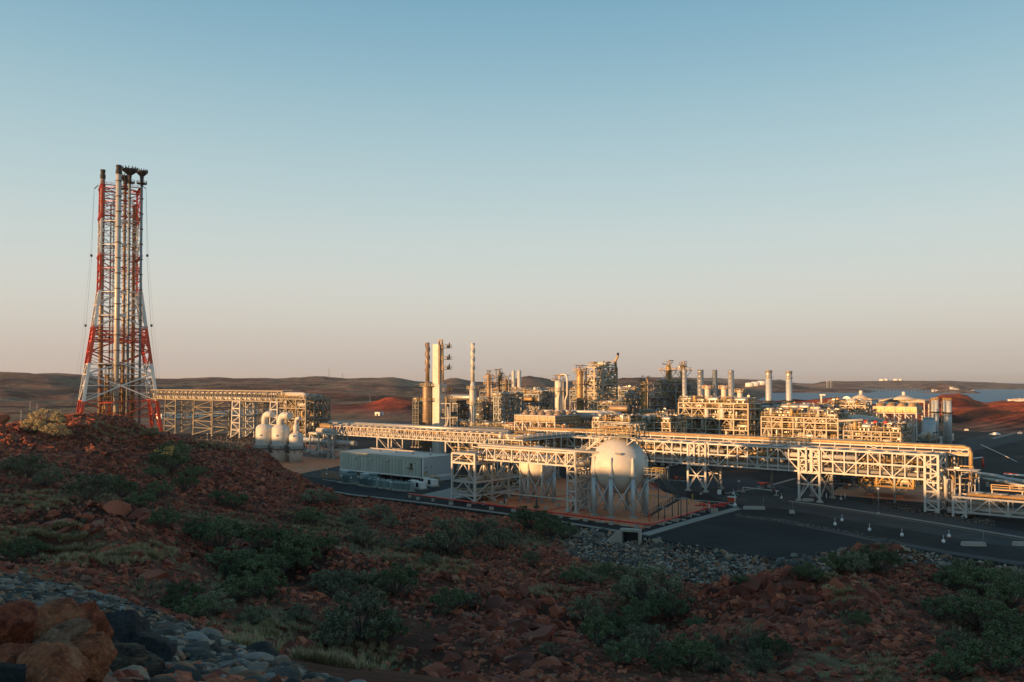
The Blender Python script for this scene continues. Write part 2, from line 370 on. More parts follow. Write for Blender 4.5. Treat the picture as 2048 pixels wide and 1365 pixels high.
def H(x, y):
    x = np.asarray(x, float); y = np.asarray(y, float)
    z = rbf(x, y); d = pad_dist(x, y)
    r = np.hypot(x, y)
    nearcam = np.clip((r-8)/30, 0, 1)
    edge = np.clip((-d)/12, 0, 1)
    emb = np.clip((r-45)/20, 0, 1)                                 # the laid embankment by the camera is even
    z = z + lum(x, y)*nearcam*edge*emb*.8*np.clip((x+135)/25, .1, 1)
    if BUMPS: z = z + bump_sum(x, y)*edge*(1+.35*(fbm(x/3.1+9, y/3.1, 3, True)-.5))
    z = np.maximum(z, shade_hill(x, y))
    # meet the pad edge with a slope
    w = np.clip((-d-.2)/9, 0, 1); w = w*w*(3-2*w)
    z = np.where(d > -.2, -.35, np.where(d > -9.2, z*w + (-.2 + d*.22)*(1-w), z))
    return z
def cast_(px_, py_):
    dx, dy, dz = ray(px_, py_); t = np.geomspace(5, 262, 90)
    X, Y, Zr = dx*t, dy*t, EYE+dz*t; h = H(X, Y); k = np.where(Zr < h)[0]
    if not len(k): return None
    t = np.linspace(t[max(0,k[0]-1)], t[k[0]], 9); X, Y, Zr = dx*t, dy*t, EYE+dz*t; h = H(X, Y); k = np.where(Zr < h)[0]; k = k[0] if len(k) else -1
    return Vector((X[k], Y[k], h[k]))
_B = [(650,1130,1.6,7),(585,1175,1.4,5.5),(950,1205,1.5,8),(1060,1255,1.5,8),(895,1185,1.2,6),(1160,1315,1.0,6),(1100,1125,1.2,9),(1030,1105,1.0,7),(1560,1205,1.2,7),(1650,1200,1.0,7),(1450,1200,.8,6),(1800,1225,1.0,7),
      (1690,1290,1.2,6),(250,1085,1.6,8),(150,1060,1.4,8),(350,1120,1.4,7),(470,955,1.4,11),(560,1000,1.2,10),(200,930,1.2,10),(820,1050,1.0,8),(500,1150,-2.2,8),(440,1055,-2.0,10),(1280,1240,-2.0,8),(740,1290,-1.2,6),(1960,1250,-2.0,10),(1240,1300,-1.4,7),(880,1115,-1.3,7),(350,1000,-1.6,9),(620,1050,-1.3,8),(700,1190,-1.0,6)]
_C = [(cast_(a, b), h, r) for a, b, h, r in _B]
BUMPS += [(p.x, p.y, h, r) for p, h, r in _C if p is not None]
def bump_sum(x, y): return sum(h*np.exp(-((x-a)**2+(y-b)**2)/r**2) for a, b, h, r in BUMPS)
def far_h(x, y, red=False):
    px = CX + F*x/np.maximum(y, 1); D = np.hypot(x, y)
    n = fbm(x/420, y/420, 6, True); n2 = fbm(x/90+3, y/90, 5)
    # height of the skyline ridge by bearing
    h1 = np.interp(px, [-900,-200,0,60,170,230,330,450,560,640,700,790,835,870,905,960,1000,1055,1085,1120,1180,1250,1350,1420,1470,1520,1560,1700,2600],
                       [40,44,45,48,42,34,33,36,34,40,33,38,24,24,38,24,24,44,38,24,22,34,36,30,24,12,-16,-22,-22])
    r1 = np.exp(-((D-2500)/650)**2)*h1*.92*(.86+.28*n)
    h2 = np.interp(px, [-900,0,150,330,500,700,800,900,1200,1400,1560,1640,1760,2600], [24,26,22,10,12,16,14,12,10,8,3,-6,-12,-14])
    r2 = np.exp(-((D-1350)/300)**2)*h2*(.4+1.1*n)
    # red mounds just past the plant
    h3 = np.interp(px, [-900,300,560,640,735,770,805,850,900,1100,1450,1500,1600,1640,1680,1740,1800,1840,1890,1930,1960,2000,2048,2200,2600],
                       [2,1,1,2,4,8,8,5,2,2,5,9,9,10,12,6,6,7,13,12,7,9,10,11,9])
    r3 = np.exp(-((D-760)/100)**2)*h3*(.4+1.05*fbm(x/45, y/45, 5, True))
    # bare shelf behind the air coolers and right of the tanks
    h4 = np.interp(px, [1500,1560,1840,1900,2048,2600], [0,4,4,7,8,8]); r4 = np.exp(-((D-600)/60)**2)*h4*(.1+1.5*fbm(x/26+9, y/26, 5, True))
    # ground falls to the water on the right
    fall = np.interp(px, [1330,1420,1500,1600,2600], [0,-6,-16,-20,-20])*np.clip((D-820)/350, 0, 1)
    rise = np.clip((D-480)/260, 0, 1)
    z = -.35 + rise*((n2-.45)*5) + (r1+r2)*np.clip((D-700)/400,0,1) + r3 + r4 + fall
    z = z + np.clip((D-600)/700,0,1)*(fbm(x/170+7, y/110, 5, True)-.55)*np.clip(np.maximum(h1,0)*.34,0,14)*np.interp(px,[1450,1560],[1,.15])*np.exp(-((D-2000)/900.)**2)
    z = z + np.clip((D-500)/500,0,1)*(fbm(x/35, y/35, 4, True)-.55)*5*np.interp(px,[1500,1620],[1,.5])
    # land across the bay
    def isl(p0, p1, p2, p3, D0, sD, hh): return np.interp(px, [p0,p1,p2,p3], [0,1,1,0])*np.exp(-((D-D0)/sD)**4)*hh
    n3 = fbm(x/300, y/300, 4, True)
    z = z + isl(1480,1540,1720,1775,3300,330,21)*(.8+.5*n3) + isl(1790,1840,1960,1985,3150,150,15.5)*(.85+.3*n3) + isl(1855,1885,1935,1965,3170,90,14)*n3
    z = z + isl(1590,1650,1900,2300,5600,700,42)*(.6+.7*fbm(x/900, y/900, 4, True)) + isl(1830,1880,1910,1960,4300,200,38)*(.7+.5*n3) + isl(900,1300,1560,1640,6500,900,50)*(.6+.7*n3)
    z = z + isl(1330,1400,1560,1620,3600,500,25)*(.6+.6*n3)
    return (z, np.clip((r3+r4-1.2)/3.5, 0, 1)) if red else z
def grid_mesh(name, X, Y, Z, m, smooth=True):
    ny, nx = X.shape; v = np.stack([X, Y, Z], -1).reshape(-1,3); i = np.arange(ny*nx).reshape(ny,nx)
    f = np.stack([i[:-1,:-1], i[:-1,1:], i[1:,1:], i[1:,:-1]], -1).reshape(-1,4)
    o = npmesh(name, v, f, m, smooth); o['kind'] = 'structure'; return o
# hillside material: red earth, dry grass and olive scrub in patches
def ground_mat(name, stops, sc1, sc2, bump, speck=None, roughness=.95, warp=0):
    m = bpy.data.materials.new(name); m.use_nodes = True; n = m.node_tree; b = n.nodes['Principled BSDF']; L = n.links.new
    t = n.nodes.new('ShaderNodeTexCoord'); nz = n.nodes.new('ShaderNodeTexNoise'); nz.inputs['Scale'].default_value = sc1; nz.inputs['Detail'].default_value = 10; nz.inputs['Roughness'].default_value = .68
    L(t.outputs['Object'], nz.inputs[0]); cr = n.nodes.new('ShaderNodeValToRGB'); e = cr.color_ramp.elements
    e[0].position = stops[0][0]; e[0].color = (*stops[0][1], 1); e[1].position = stops[-1][0]; e[1].color = (*stops[-1][1], 1)
    for p, c in stops[1:-1]: q = e.new(p); q.color = (*c, 1)
    L(nz.outputs[0], cr.inputs[0]); out = cr.outputs[0]
    n2 = n.nodes.new('ShaderNodeTexNoise'); n2.inputs['Scale'].default_value = sc2; n2.inputs['Detail'].default_value = 8; n2.inputs['Roughness'].default_value = .75
    L(t.outputs['Object'], n2.inputs[0])
    r = n.nodes.new('ShaderNodeMapRange'); r.inputs[1].default_value = .3; r.inputs[2].default_value = .7; r.inputs[3].default_value = .55; r.inputs[4].default_value = 1.4
    L(n2.outputs[0], r.inputs[0]); s = n.nodes.new('ShaderNodeVectorMath'); s.operation = 'SCALE'; L(out, s.inputs[0]); L(r.outputs[0], s.inputs['Scale']); out = s.outputs[0]
    if speck:
        n3 = n.nodes.new('ShaderNodeTexNoise'); n3.inputs['Scale'].default_value = speck[0]; n3.inputs['Detail'].default_value = 9; n3.inputs['Roughness'].default_value = .7
        L(t.outputs['Object'], n3.inputs[0]); r3 = n.nodes.new('ShaderNodeMapRange'); r3.inputs[1].default_value = speck[2]; r3.inputs[2].default_value = speck[2]+.08; L(n3.outputs[0], r3.inputs[0])
        mx = n.nodes.new('ShaderNodeMix'); mx.data_type = 'RGBA'; mx.inputs[7].default_value = (*speck[1], 1); L(r3.outputs[0], mx.inputs[0]); L(out, mx.inputs[6]); out = mx.outputs[2]
    L(out, b.inputs['Base Color']); b.inputs['Roughness'].default_value = roughness; b.inputs['Specular IOR Level'].default_value = .15
    bp = n.nodes.new('ShaderNodeBump'); bp.inputs['Strength'].default_value = bump; bp.inputs['Distance'].default_value = .5 if sc2 > .3 else 6
    L(n2.outputs[0], bp.inputs['Height']); L(bp.outputs[0], b.inputs['Normal']); M[name] = m
ground_mat('hillside', [(.30,(.03,.014,.010)),(.46,(.085,.032,.020)),(.55,(.14,.055,.032)),(.60,(.17,.12,.062)),(.68,(.27,.205,.105))], .06, 1.2, .8)
ground_mat('plain', [(.36,(.055,.028,.022)),(.44,(.12,.06,.045)),(.50,(.24,.135,.09)),(.55,(.14,.11,.065)),(.60,(.33,.21,.14)),(.66,(.13,.08,.055))], .0045, .05, .9, speck=(.010,(.040,.026,.020),.515))
# near hillside
xs = np.concatenate([np.linspace(-420,-150,46), np.arange(-149,131,1.0), np.linspace(132,300,40)])
ys = np.concatenate([np.linspace(-160,-2,50), np.arange(-1,60,.8), np.arange(60.5,262,1.0)])
X, Y = np.meshgrid(xs, ys); grid_mesh('hillside', X, Y, H(X, Y), 'hillside')
# far plain and hills: one sheet out to the horizon
pa = np.linspace(-2.2, 2.2, 440); pa = np.sign(pa)*np.abs(pa)**1.15; dl = np.concatenate([np.linspace(259,520,30), np.geomspace(524,9000,250)])
PA, DL = np.meshgrid(pa, dl); X, Y = PA*DL, DL
Zf, Rf = far_h(X, Y, True); o = grid_mesh('plain', X, Y, Zf, 'plain'); at_ = o.data.attributes.new('redness', 'FLOAT', 'POINT'); at_.data.foreach_set('value', Rf.astype(np.float32).ravel())
n = M['plain'].node_tree; b = n.nodes['Principled BSDF']; src_ = b.inputs['Base Color'].links[0].from_socket
an = n.nodes.new('ShaderNodeAttribute'); an.attribute_name = 'redness'; mx = n.nodes.new('ShaderNodeMix'); mx.data_type = 'RGBA'; mx.blend_type = 'MULTIPLY'; mx.inputs[7].default_value = (1.9,.62,.38,1)
n.links.new(an.outputs['Fac'], mx.inputs[0]); n.links.new(src_, mx.inputs[6]); n.links.new(mx.outputs[2], b.inputs['Base Color'])
# sea
wm = bpy.data.materials.new('sea'); wm.use_nodes = True; n = wm.node_tree; b = n.nodes['Principled BSDF']
b.inputs['Base Color'].default_value = (.03,.115,.18,1); b.inputs['Roughness'].default_value = .45; b.inputs['Specular IOR Level'].default_value = .22
t = n.nodes.new('ShaderNodeTexCoord'); nz = n.nodes.new('ShaderNodeTexNoise'); nz.inputs['Scale'].default_value = .25; nz.inputs['Detail'].default_value = 5; n.links.new(t.outputs['Object'], nz.inputs[0])
bp = n.nodes.new('ShaderNodeBump'); bp.inputs['Strength'].default_value = .6; bp.inputs['Distance'].default_value = 1.2; n.links.new(nz.outputs[0], bp.inputs['Height']); n.links.new(bp.outputs[0], b.inputs['Normal']); M['sea'] = wm
o = MB().quad((-30000,600,-12),(30000,600,-12),(30000,30000,-12),(-30000,30000,-12)).build('sea', 'sea'); o['kind'] = 'structure'

# ---- the levelled plant ground: sheets a few mm apart
def poly_px(name, pts, z, m, thick=0, kind='structure'):
    P = [G(a, b, 0) if not isinstance(a, Vector) else a for a, b in pts]; b = MB(); n = len(P)
    b.v = [(p.x, p.y, z) for p in P]; b.f = [tuple(range(n))]; b.sm = [False]
    if thick:
        b.v += [(p.x, p.y, z-thick) for p in P]
        for i in range(n): j = (i+1) % n; b.f.append((i, i+n, j+n, j)); b.sm.append(False)
    o = b.build(name, m); o['kind'] = kind; return o
def poly_w(name, P, z, m, thick=0):
    b = MB(); n = len(P); b.v = [(p[0], p[1], z) for p in P]; b.f = [tuple(range(n))]; b.sm = [False]
    if thick:
        b.v += [(p[0], p[1], z-thick) for p in P]
        for i in range(n): j = (i+1) % n; b.f.append((i, i+n, j+n, j)); b.sm.append(False)
    o = b.build(name, m); o['kind'] = 'structure'; return o
padP = [p for p in EDGE[2:-1]]
poly_w('plant_ground', padP + [(420,120),(520,470),(-330,470),(-330,262)], 0.0, 'asphalt', .5)
poly_w('brown_field', [tuple(G(640,862))[:2], tuple(G(850,862))[:2], tuple(G(1000,838))[:2], tuple(G(660,829))[:2]], .004, 'gravel_brown')
poly_w('dry_field', [tuple(G(-100,868))[:2], tuple(G(500,868))[:2], tuple(G(620,848))[:2], tuple(G(560,838))[:2], tuple(G(-100,838))[:2]], .004, 'gravel_brown')
def strip(name, px, w, z, m, thick=0, world=False):
    P = [Vector((*p, 0)) if world else G(*p) for p in px]; Lp = []; Rp = []
    for i, p in enumerate(P):
        d = (P[min(i+1,len(P)-1)]-P[max(i-1,0)]).normalized(); nrm = Vector((-d.y, d.x, 0)); Lp.append((p+nrm*w/2)[:2]); Rp.append((p-nrm*w/2)[:2])
    b = MB()
    for i in range(len(P)-1):
        a, c, d2, e = Lp[i], Lp[i+1], Rp[i+1], Rp[i]
        b.quad((*e,z),(*d2,z),(*c,z),(*a,z))
        if thick:
            b.quad((*e,z-thick),(*d2,z-thick),(*d2,z),(*e,z)); b.quad((*a,z),(*c,z),(*c,z-thick),(*a,z-thick))
    if thick:
        b.quad((*Lp[0],z-thick),(*Rp[0],z-thick),(*Rp[0],z),(*Lp[0],z)); b.quad((*Rp[-1],z-thick),(*Lp[-1],z-thick),(*Lp[-1],z),(*Rp[-1],z))
    o = b.build(name, m); o['kind'] = 'structure'; return o
# road across the plant, lighter than the apron
poly_px('road', [(560,945),(700,925),(905,955),(905,978),(760,975)], .008, 'asphalt_road')
poly_px('road', [(1320,962),(1490,955),(1700,1002),(2048,1065),(2300,1104),(2300,1180),(2048,1100),(1800,1058),(1560,1018),(1475,1010),(1400,985),(1190,968),(1080,965),(1090,950)], .008, 'asphalt_road')
poly_px('road', [(1900,905),(1925,880),(2048,855),(2300,812),(2300,845),(2048,880),(1960,900)], .008, 'asphalt_road')
# sphere bund: red washed concrete slab
poly_px('bund_slab', [(940,1004),(1286,1058),(1430,1012),(1330,985),(1300,968),(1090,955)], .03, 'concrete_red')
poly_px('vessel_apron', [(480,915),(560,937),(600,948),(690,930),(700,905),(560,880)], .02, 'concrete_red')
poly_px('module_apron', [(1660,990),(1905,1010),(1905,960),(1700,955)], .02, 'concrete_red')
poly_px('shed_apron', [(835,992),(905,976),(960,990),(900,1000)], .02, 'kerb')
strip('kerb', [(560,950),(640,978),(700,990),(860,1008),(1000,1027),(1130,1046),(1283,1071)], .9, .12, 'kerb', .14)
strip('kerb', [(1288,1071),(1380,1044),(1475,1018)], 1.9, .12, 'kerb', .14)
strip('kerb', [(1475,1016),(1448,1006),(1395,1002),(1290,990),(1180,980)], .8, .12, 'kerb', .14)
strip('kerb', [(1578,1003),(1640,1011),(1780,1032),(1900,1052),(2048,1077),(2150,1094)], .9, .12, 'kerb', .14)
strip('kerb', [(1450,988),(1530,975),(1590,958)], .9, .12, 'kerb', .14)
strip('kerb', [(1985,878),(2048,862)], 1.6, .12, 'kerb', .14)
strip('kerb', [(645,960),(730,972),(830,984)], .5, .12, 'kerb', .14)
strip('gravel_verge', [(1475,1032),(1560,1040),(1650,1058),(1760,1080),(1900,1106),(2048,1128)], 2.4, .012, 'gravel_dark')
strip('dust_strip', [(1590,1008),(1640,1014),(1780,1035),(1900,1056),(2048,1081)], .7, .016, 'gravel_brown')
strip('dust_strip', [(1478,1034),(1560,1044),(1650,1062),(1760,1084)], .5, .02, 'gravel_brown')
for i, pts in enumerate(([(1655,1048),(1700,1052),(1760,1062)],[(1700,1045),(1740,1050),(1800,1060)],[(1480,995),(1560,1010),(1680,1032)],[(1500,990),(1580,1008),(1700,1030)],[(1330,1062),(1420,1080),(1520,1100)],[(1400,1050),(1480,1066),(1580,1088)])): strip('tyre_mark', pts, .35, .016+.001*i, 'rubber_mark')
strip('gravel_track', [(330,878),(420,880),(500,888)], 5, .02, 'gravel_brown')
# ================================================================== ROCKS
import bmesh
def hull_rock(seed, n=10):
    rr = np.random.default_rng(seed); p = rr.normal(size=(n,3)); p /= np.linalg.norm(p, axis=1)[:,None]; p *= rr.uniform(.75,1.1,(n,1)); p *= np.array([1, rr.uniform(.6,.95), rr.uniform(.45,.85)])
    bm = bmesh.new()
    for q in p: bm.verts.new(q)
    r = bmesh.ops.convex_hull(bm, input=bm.verts); bmesh.ops.delete(bm, geom=[g for g in r['geom_interior'] if isinstance(g, bmesh.types.BMVert)], context='VERTS')
    bmesh.ops.triangulate(bm, faces=bm.faces); bm.verts.index_update()
    v = np.array([q.co[:] for q in bm.verts]); f = np.array([[w.index for w in t.verts] for t in bm.faces]); bm.free(); return v*.5, f
def ico(sub):
    bm = bmesh.new(); bmesh.ops.create_icosphere(bm, subdivisions=sub, radius=1); bm.verts.index_update()
    v = np.array([q.co[:] for q in bm.verts]); f = np.array([[w.index for w in t.verts] for t in bm.faces]); bm.free(); return v, f
_ICO = {k: ico(k) for k in (1,2,3,4)}
def cut_rock(seed, sub=2, cuts=12, depth=(.55,.85), rough=.04, flat=(.6,.95), flatz=(.45,.8)):
    rr = np.random.default_rng(seed); v, f = _ICO[sub]; v = v.copy()
    for _ in range(cuts):
        nrm = rr.normal(size=3); nrm /= np.linalg.norm(nrm); d = rr.uniform(*depth); s = v@nrm; k = s > d; v[k] -= np.outer((s[k]-d)*.97, nrm)
    if sub > 2 and rough:
        for sc, am in ((2.2,rough),(6,rough*.4),(15,rough*.15)):
            v = v*(1+am*(fbm(v[:,0]*sc+seed, v[:,1]*sc+v[:,2]*sc*.7, 4, True)-.5)[:,None]*2)
    v *= np.array([1, rr.uniform(*flat), rr.uniform(*flatz)]); return v*.5, f
def rotm(yaw, tilt, tdir):
    n = len(yaw); cz, sz = np.cos(yaw), np.sin(yaw); Z = np.zeros((n,3,3)); Z[:,0,0]=cz; Z[:,0,1]=-sz; Z[:,1,0]=sz; Z[:,1,1]=cz; Z[:,2,2]=1
    ax = np.stack([np.cos(tdir), np.sin(tdir), np.zeros(n)], -1); K = np.zeros((n,3,3)); K[:,0,1]=-ax[:,2]; K[:,0,2]=ax[:,1]; K[:,1,0]=ax[:,2]; K[:,1,2]=-ax[:,0]; K[:,2,0]=-ax[:,1]; K[:,2,1]=ax[:,0]
    Rt = np.eye(3)[None] + np.sin(tilt)[:,None,None]*K + (1-np.cos(tilt))[:,None,None]*(K@K); return Rt@Z
def heap(name, P, S, var, m, label=None, tiltmax=.9):
    """many loose stones that nobody could count: one mesh"""
    vs = []; fs = []; off = 0; n = len(P); pick = RNG.integers(0, len(var), n)
    for k, (v, f) in enumerate(var):
        i = np.where(pick == k)[0]
        if not len(i): continue
        Rm = rotm(RNG.uniform(0,6.28,len(i)), RNG.uniform(0,tiltmax,len(i)), RNG.uniform(0,6.28,len(i)))
        w = np.einsum('nij,vj->nvi', Rm, v)*S[i][:,None,None] + P[i][:,None,:]
        vs.append(w.reshape(-1,3)); fs.append((f[None]+(np.arange(len(i))*len(v))[:,None,None]).reshape(-1,3)+off); off += len(i)*len(v)
    o = npmesh(name, np.concatenate(vs), np.concatenate(fs), m); o['kind'] = 'stuff'; o['label'] = label; o['category'] = 'rocks'; return o
def single(name, meshes, P, S, label, group, cat='boulder', tilt=.7, sc3=None):
    out = []
    for i in range(len(P)):
        o = bpy.data.objects.new(name, meshes[i % len(meshes)]); C.objects.link(o); o.location = P[i]; s = S[i]
        o.scale = (s, s, s) if sc3 is None else (s*sc3[0], s*sc3[1], s*sc3[2]); o.rotation_euler = (RNG.uniform(-tilt,tilt), RNG.uniform(-tilt,tilt), RNG.uniform(0,6.28))
        L = label(P[i], i) if callable(label) else label
        if isinstance(L, tuple): tag(o, L[0], cat, L[1])
        else: tag(o, L, cat, group)
        out.append(o)
    return out
def vmesh(name, v, f, m, smooth=False):
    o = npmesh(name, v, f, m, smooth); me = o.data; bpy.data.objects.remove(o); return me
LOW = [hull_rock(s, 8 + s % 3) for s in range(28)]
MIDR = [cut_rock(100+s, 1, 6, (.6,.85)) for s in range(10)]
RED_ME = [vmesh('red_rock', *cut_rock(200+s, 3, 24, (.42,.74), .035), 'boulder_red') for s in range(12)]
GREY_ME = [vmesh('grey_rock', *cut_rock(300+s, 3, 8, (.6,.9), .03, (.6,.9), (.35,.6)), 'stone_grey', True) for s in range(12)]
# pixel shaped lists of where scrub and grass cover the ground (used on ground points, whatever the camera does)
GREEN = [(60,940,110,26),(190,985,120,34),(330,930,70,40),(440,1050,150,28),(560,1120,130,45),(470,1190,110,70),(100,1085,150,40),(300,1180,90,20),(620,1040,80,35),(520,1240,110,50),
         (740,1090,110,30),(680,1170,70,30),(790,1170,80,32),(720,1250,110,55),(770,1340,120,30),(900,1215,60,25),(900,1100,80,30),(1040,1080,110,26),(1300,1200,110,50),(1240,1270,110,50),(1380,1330,120,40),
         (1730,1130,90,30),(1960,1230,130,90),(1500,1320,60,50),(700,1040,50,40),(400,895,110,12),(1700,1235,60,30),(1200,1140,90,14),(1180,1240,60,30),(90,850,60,16)]
def green(px, py):
    g = np.zeros(px.shape)
    for a, b, c, d in GREEN: g = np.maximum(g, 1.15-((px-a)/(c*.85))**2-((py-b)/(d*.85))**2)
    return np.clip(g, 0, 1)
n0 = 700000
x = RNG.uniform(-175, 135, n0); y = RNG.uniform(14, 262, n0)
k = (np.abs(x) < y*.68+6) & (RNG.random(n0) < np.clip(1.1-(y-60)/400, .3, 1)); x = x[k]; y = y[k]
cover = np.clip(fbm(x/9+40, y/9, 4)*3.6-.72, .10, 1); cover = np.clip(cover+bump_sum(x, y)*.35, .05, 1); k = RNG.random(len(x)) < cover; x, y = x[k], y[k]
d = pad_dist(x, y); k = d < -.4; x, y, d = x[k], y[k], d[k]
z = H(x, y); px, py = proj(x, y, z); r = np.hypot(x, y)
embl = np.interp(px, [-400,0,150,300,450,560,660,760], [1100,1145,1180,1225,1290,1330,1370,1420])
near_emb = (py > embl-2) & (r < 52) & (px < 760)
bank = (~near_emb) & (d > -19-3*fbm(x/6,y/6,3)) & (px > 1125+60*(fbm(x/5,y/5,3)-.5)) & (y > 80)
g = green(px, py)
red = (~near_emb) & (~bank) & (RNG.random(len(x)) < 1-.93*g) & ((py < 1405) | (y > 60)) & (r > 24)
sz = np.exp(RNG.normal(-.55, .45, len(x)))*np.interp(y, [30,60,150,205], [.72,.82,1.2,1.35])*np.interp(bump_sum(x, y), [-1,0,1.5], [.85,1,1.12])
blocky = np.clip(1.3-((px-1590)/260)**2-((py-1230)/95)**2, 0, 1) + np.clip(1.3-((px-1010)/190)**2-((py-1270)/110)**2, 0, 1) + np.clip(1.1-((px-150)/200)**2-((py-1080)/60)**2, 0, 1)*.5
sz = sz*(1+.8*np.clip(blocky,0,1)*(RNG.random(len(x)) < .3)*RNG.uniform(.5,1.3,len(x)))
P = np.stack([x, y, z], -1)
idx = np.where(red)[0]; app = sz[idx]/y[idx]*((px[idx] > -20) & (px[idx] < 2070) & (py[idx] < 1385)); order = idx[np.argsort(-app)]
ind, rest = order[:40], order[40:]; rest = rest[(RNG.random(len(rest)) < 105000/max(1,len(rest)))]
def redlabel(p, i):
    a, b = proj(*p)
    part = ('upper' if b < 1190 else 'middle' if b < 1280 else 'lowest') + ' part'
    if a < 640 and b < 1080: L = 'weathered dark red boulder on the left rubble ridge'; g = 'boulders on the left rubble ridge'
    elif a < 760: L = f'dark red boulder in the shaded valley at left, {part}'; g = 'boulders in the left valley'
    elif a < 1320: L = f'rust red boulder of the mound at bottom centre, {"left" if a < 950 else "middle" if a < 1130 else "right"} side, {part}'; g = 'boulders on the mound at bottom centre'
    else: L = f'blocky red boulder of the outcrop below the apron, {"left" if a < 1520 else "middle" if a < 1700 else "right"} side, {part}'; g = 'boulders of the outcrop on the right'
    return L, g + ' / ' + L.split(', ', 1)[1] if ', ' in L else g
single('boulder', RED_ME, P[ind]-np.array([0,0,.1])*sz[ind][:,None], sz[ind]*1.25, redlabel, None)
heap('red_scree', P[rest]-np.array([0,0,.08])*sz[rest][:,None], sz[rest], LOW, 'rock_red', 'loose dark red rubble covering the hillside')
# grey and tan riprap of the plant bank
nb = 64000; t = RNG.uniform(0, 1, nb)
bx = RNG.uniform(5, 135, nb); by = RNG.uniform(75, 150, nb); d = pad_dist(bx, by); bz = H(bx, by); bqx, bqy = proj(bx, by, bz)
k = (d < .5) & (d > -19-3*fbm(bx/6,by/6,3)) & (bqx > 1118+70*(fbm(bx/5,by/5,3)-.5)) & (np.abs(bx) < by*.66) & ((bqx < 1700) | (bqx > 1790))
bx, by, bz, d = bx[k], by[k], bz[k], d[k]; bs = np.exp(RNG.normal(-.58, .34, len(bx))); bs *= np.where((d > -2.4) & (RNG.random(len(d)) < .4), 1.5, 1)
P = np.stack([bx, by, bz+.05], -1); order = np.argsort(-bs/by); 
single('riprap_stone', GREY_ME, P[order[:150]], bs[order[:150]]*1.2, 'larger grey or tan stone in the bank below the plant apron', 'riprap stones in the bank below the apron', 'stone')
heap('riprap_bank', P[order[150:]], bs[order[150:]], LOW, 'rock_bank', 'grey and tan riprap stones covering the bank below the apron')
# laid stone embankment by the camera
ne = 60000; ex_ = RNG.uniform(-36, 4, ne); ey_ = RNG.uniform(5, 50, ne); k = np.abs(ex_) < ey_*.66+1; ex_, ey_ = ex_[k], ey_[k]
k = RNG.random(len(ex_)) < np.clip(1.3-ey_/60, .55, 1)
ex_, ey_ = ex_[k], ey_[k]; ez_ = H(ex_, ey_); qx, qy = proj(ex_, ey_, ez_); el = np.interp(qx, [-400,0,150,300,450,560,660,760], [1100,1145,1180,1225,1290,1330,1370,1420])
k = (qy > el-1) & (qy < 1460); ex_, ey_, ez_, qx = ex_[k], ey_[k], ez_[k], qx[k]; es = np.exp(RNG.normal(-1.22, .33, len(ex_)))*np.interp(ey_, [8,25,50], [.75,.95,1.35])
P = np.stack([ex_, ey_, ez_+.04], -1); app = es/ey_*((qx > -10) & (qx < 800)); order = np.argsort(-app)
single('embankment_stone', GREY_ME, P[order[:290]], es[order[:290]]*1.15, lambda p, i: ('flat dark grey or tan stone of the embankment at bottom left', 'stones of the embankment at bottom left'), None, 'stone', .5)
o_ = order[290:]; heap('embankment_stones', P[o_[:2500]], es[o_[:2500]]*1.05, MIDR, 'rock_grey', 'dark grey and tan stones packed on the near part of the embankment', .5); heap('embankment_stones', P[o_[2500:]], es[o_[2500:]]*1.1, LOW, 'rock_grey', 'dark grey and tan stones packed along the crest of the embankment', .5)
print('rocks', len(rest), len(bx), len(ex_))
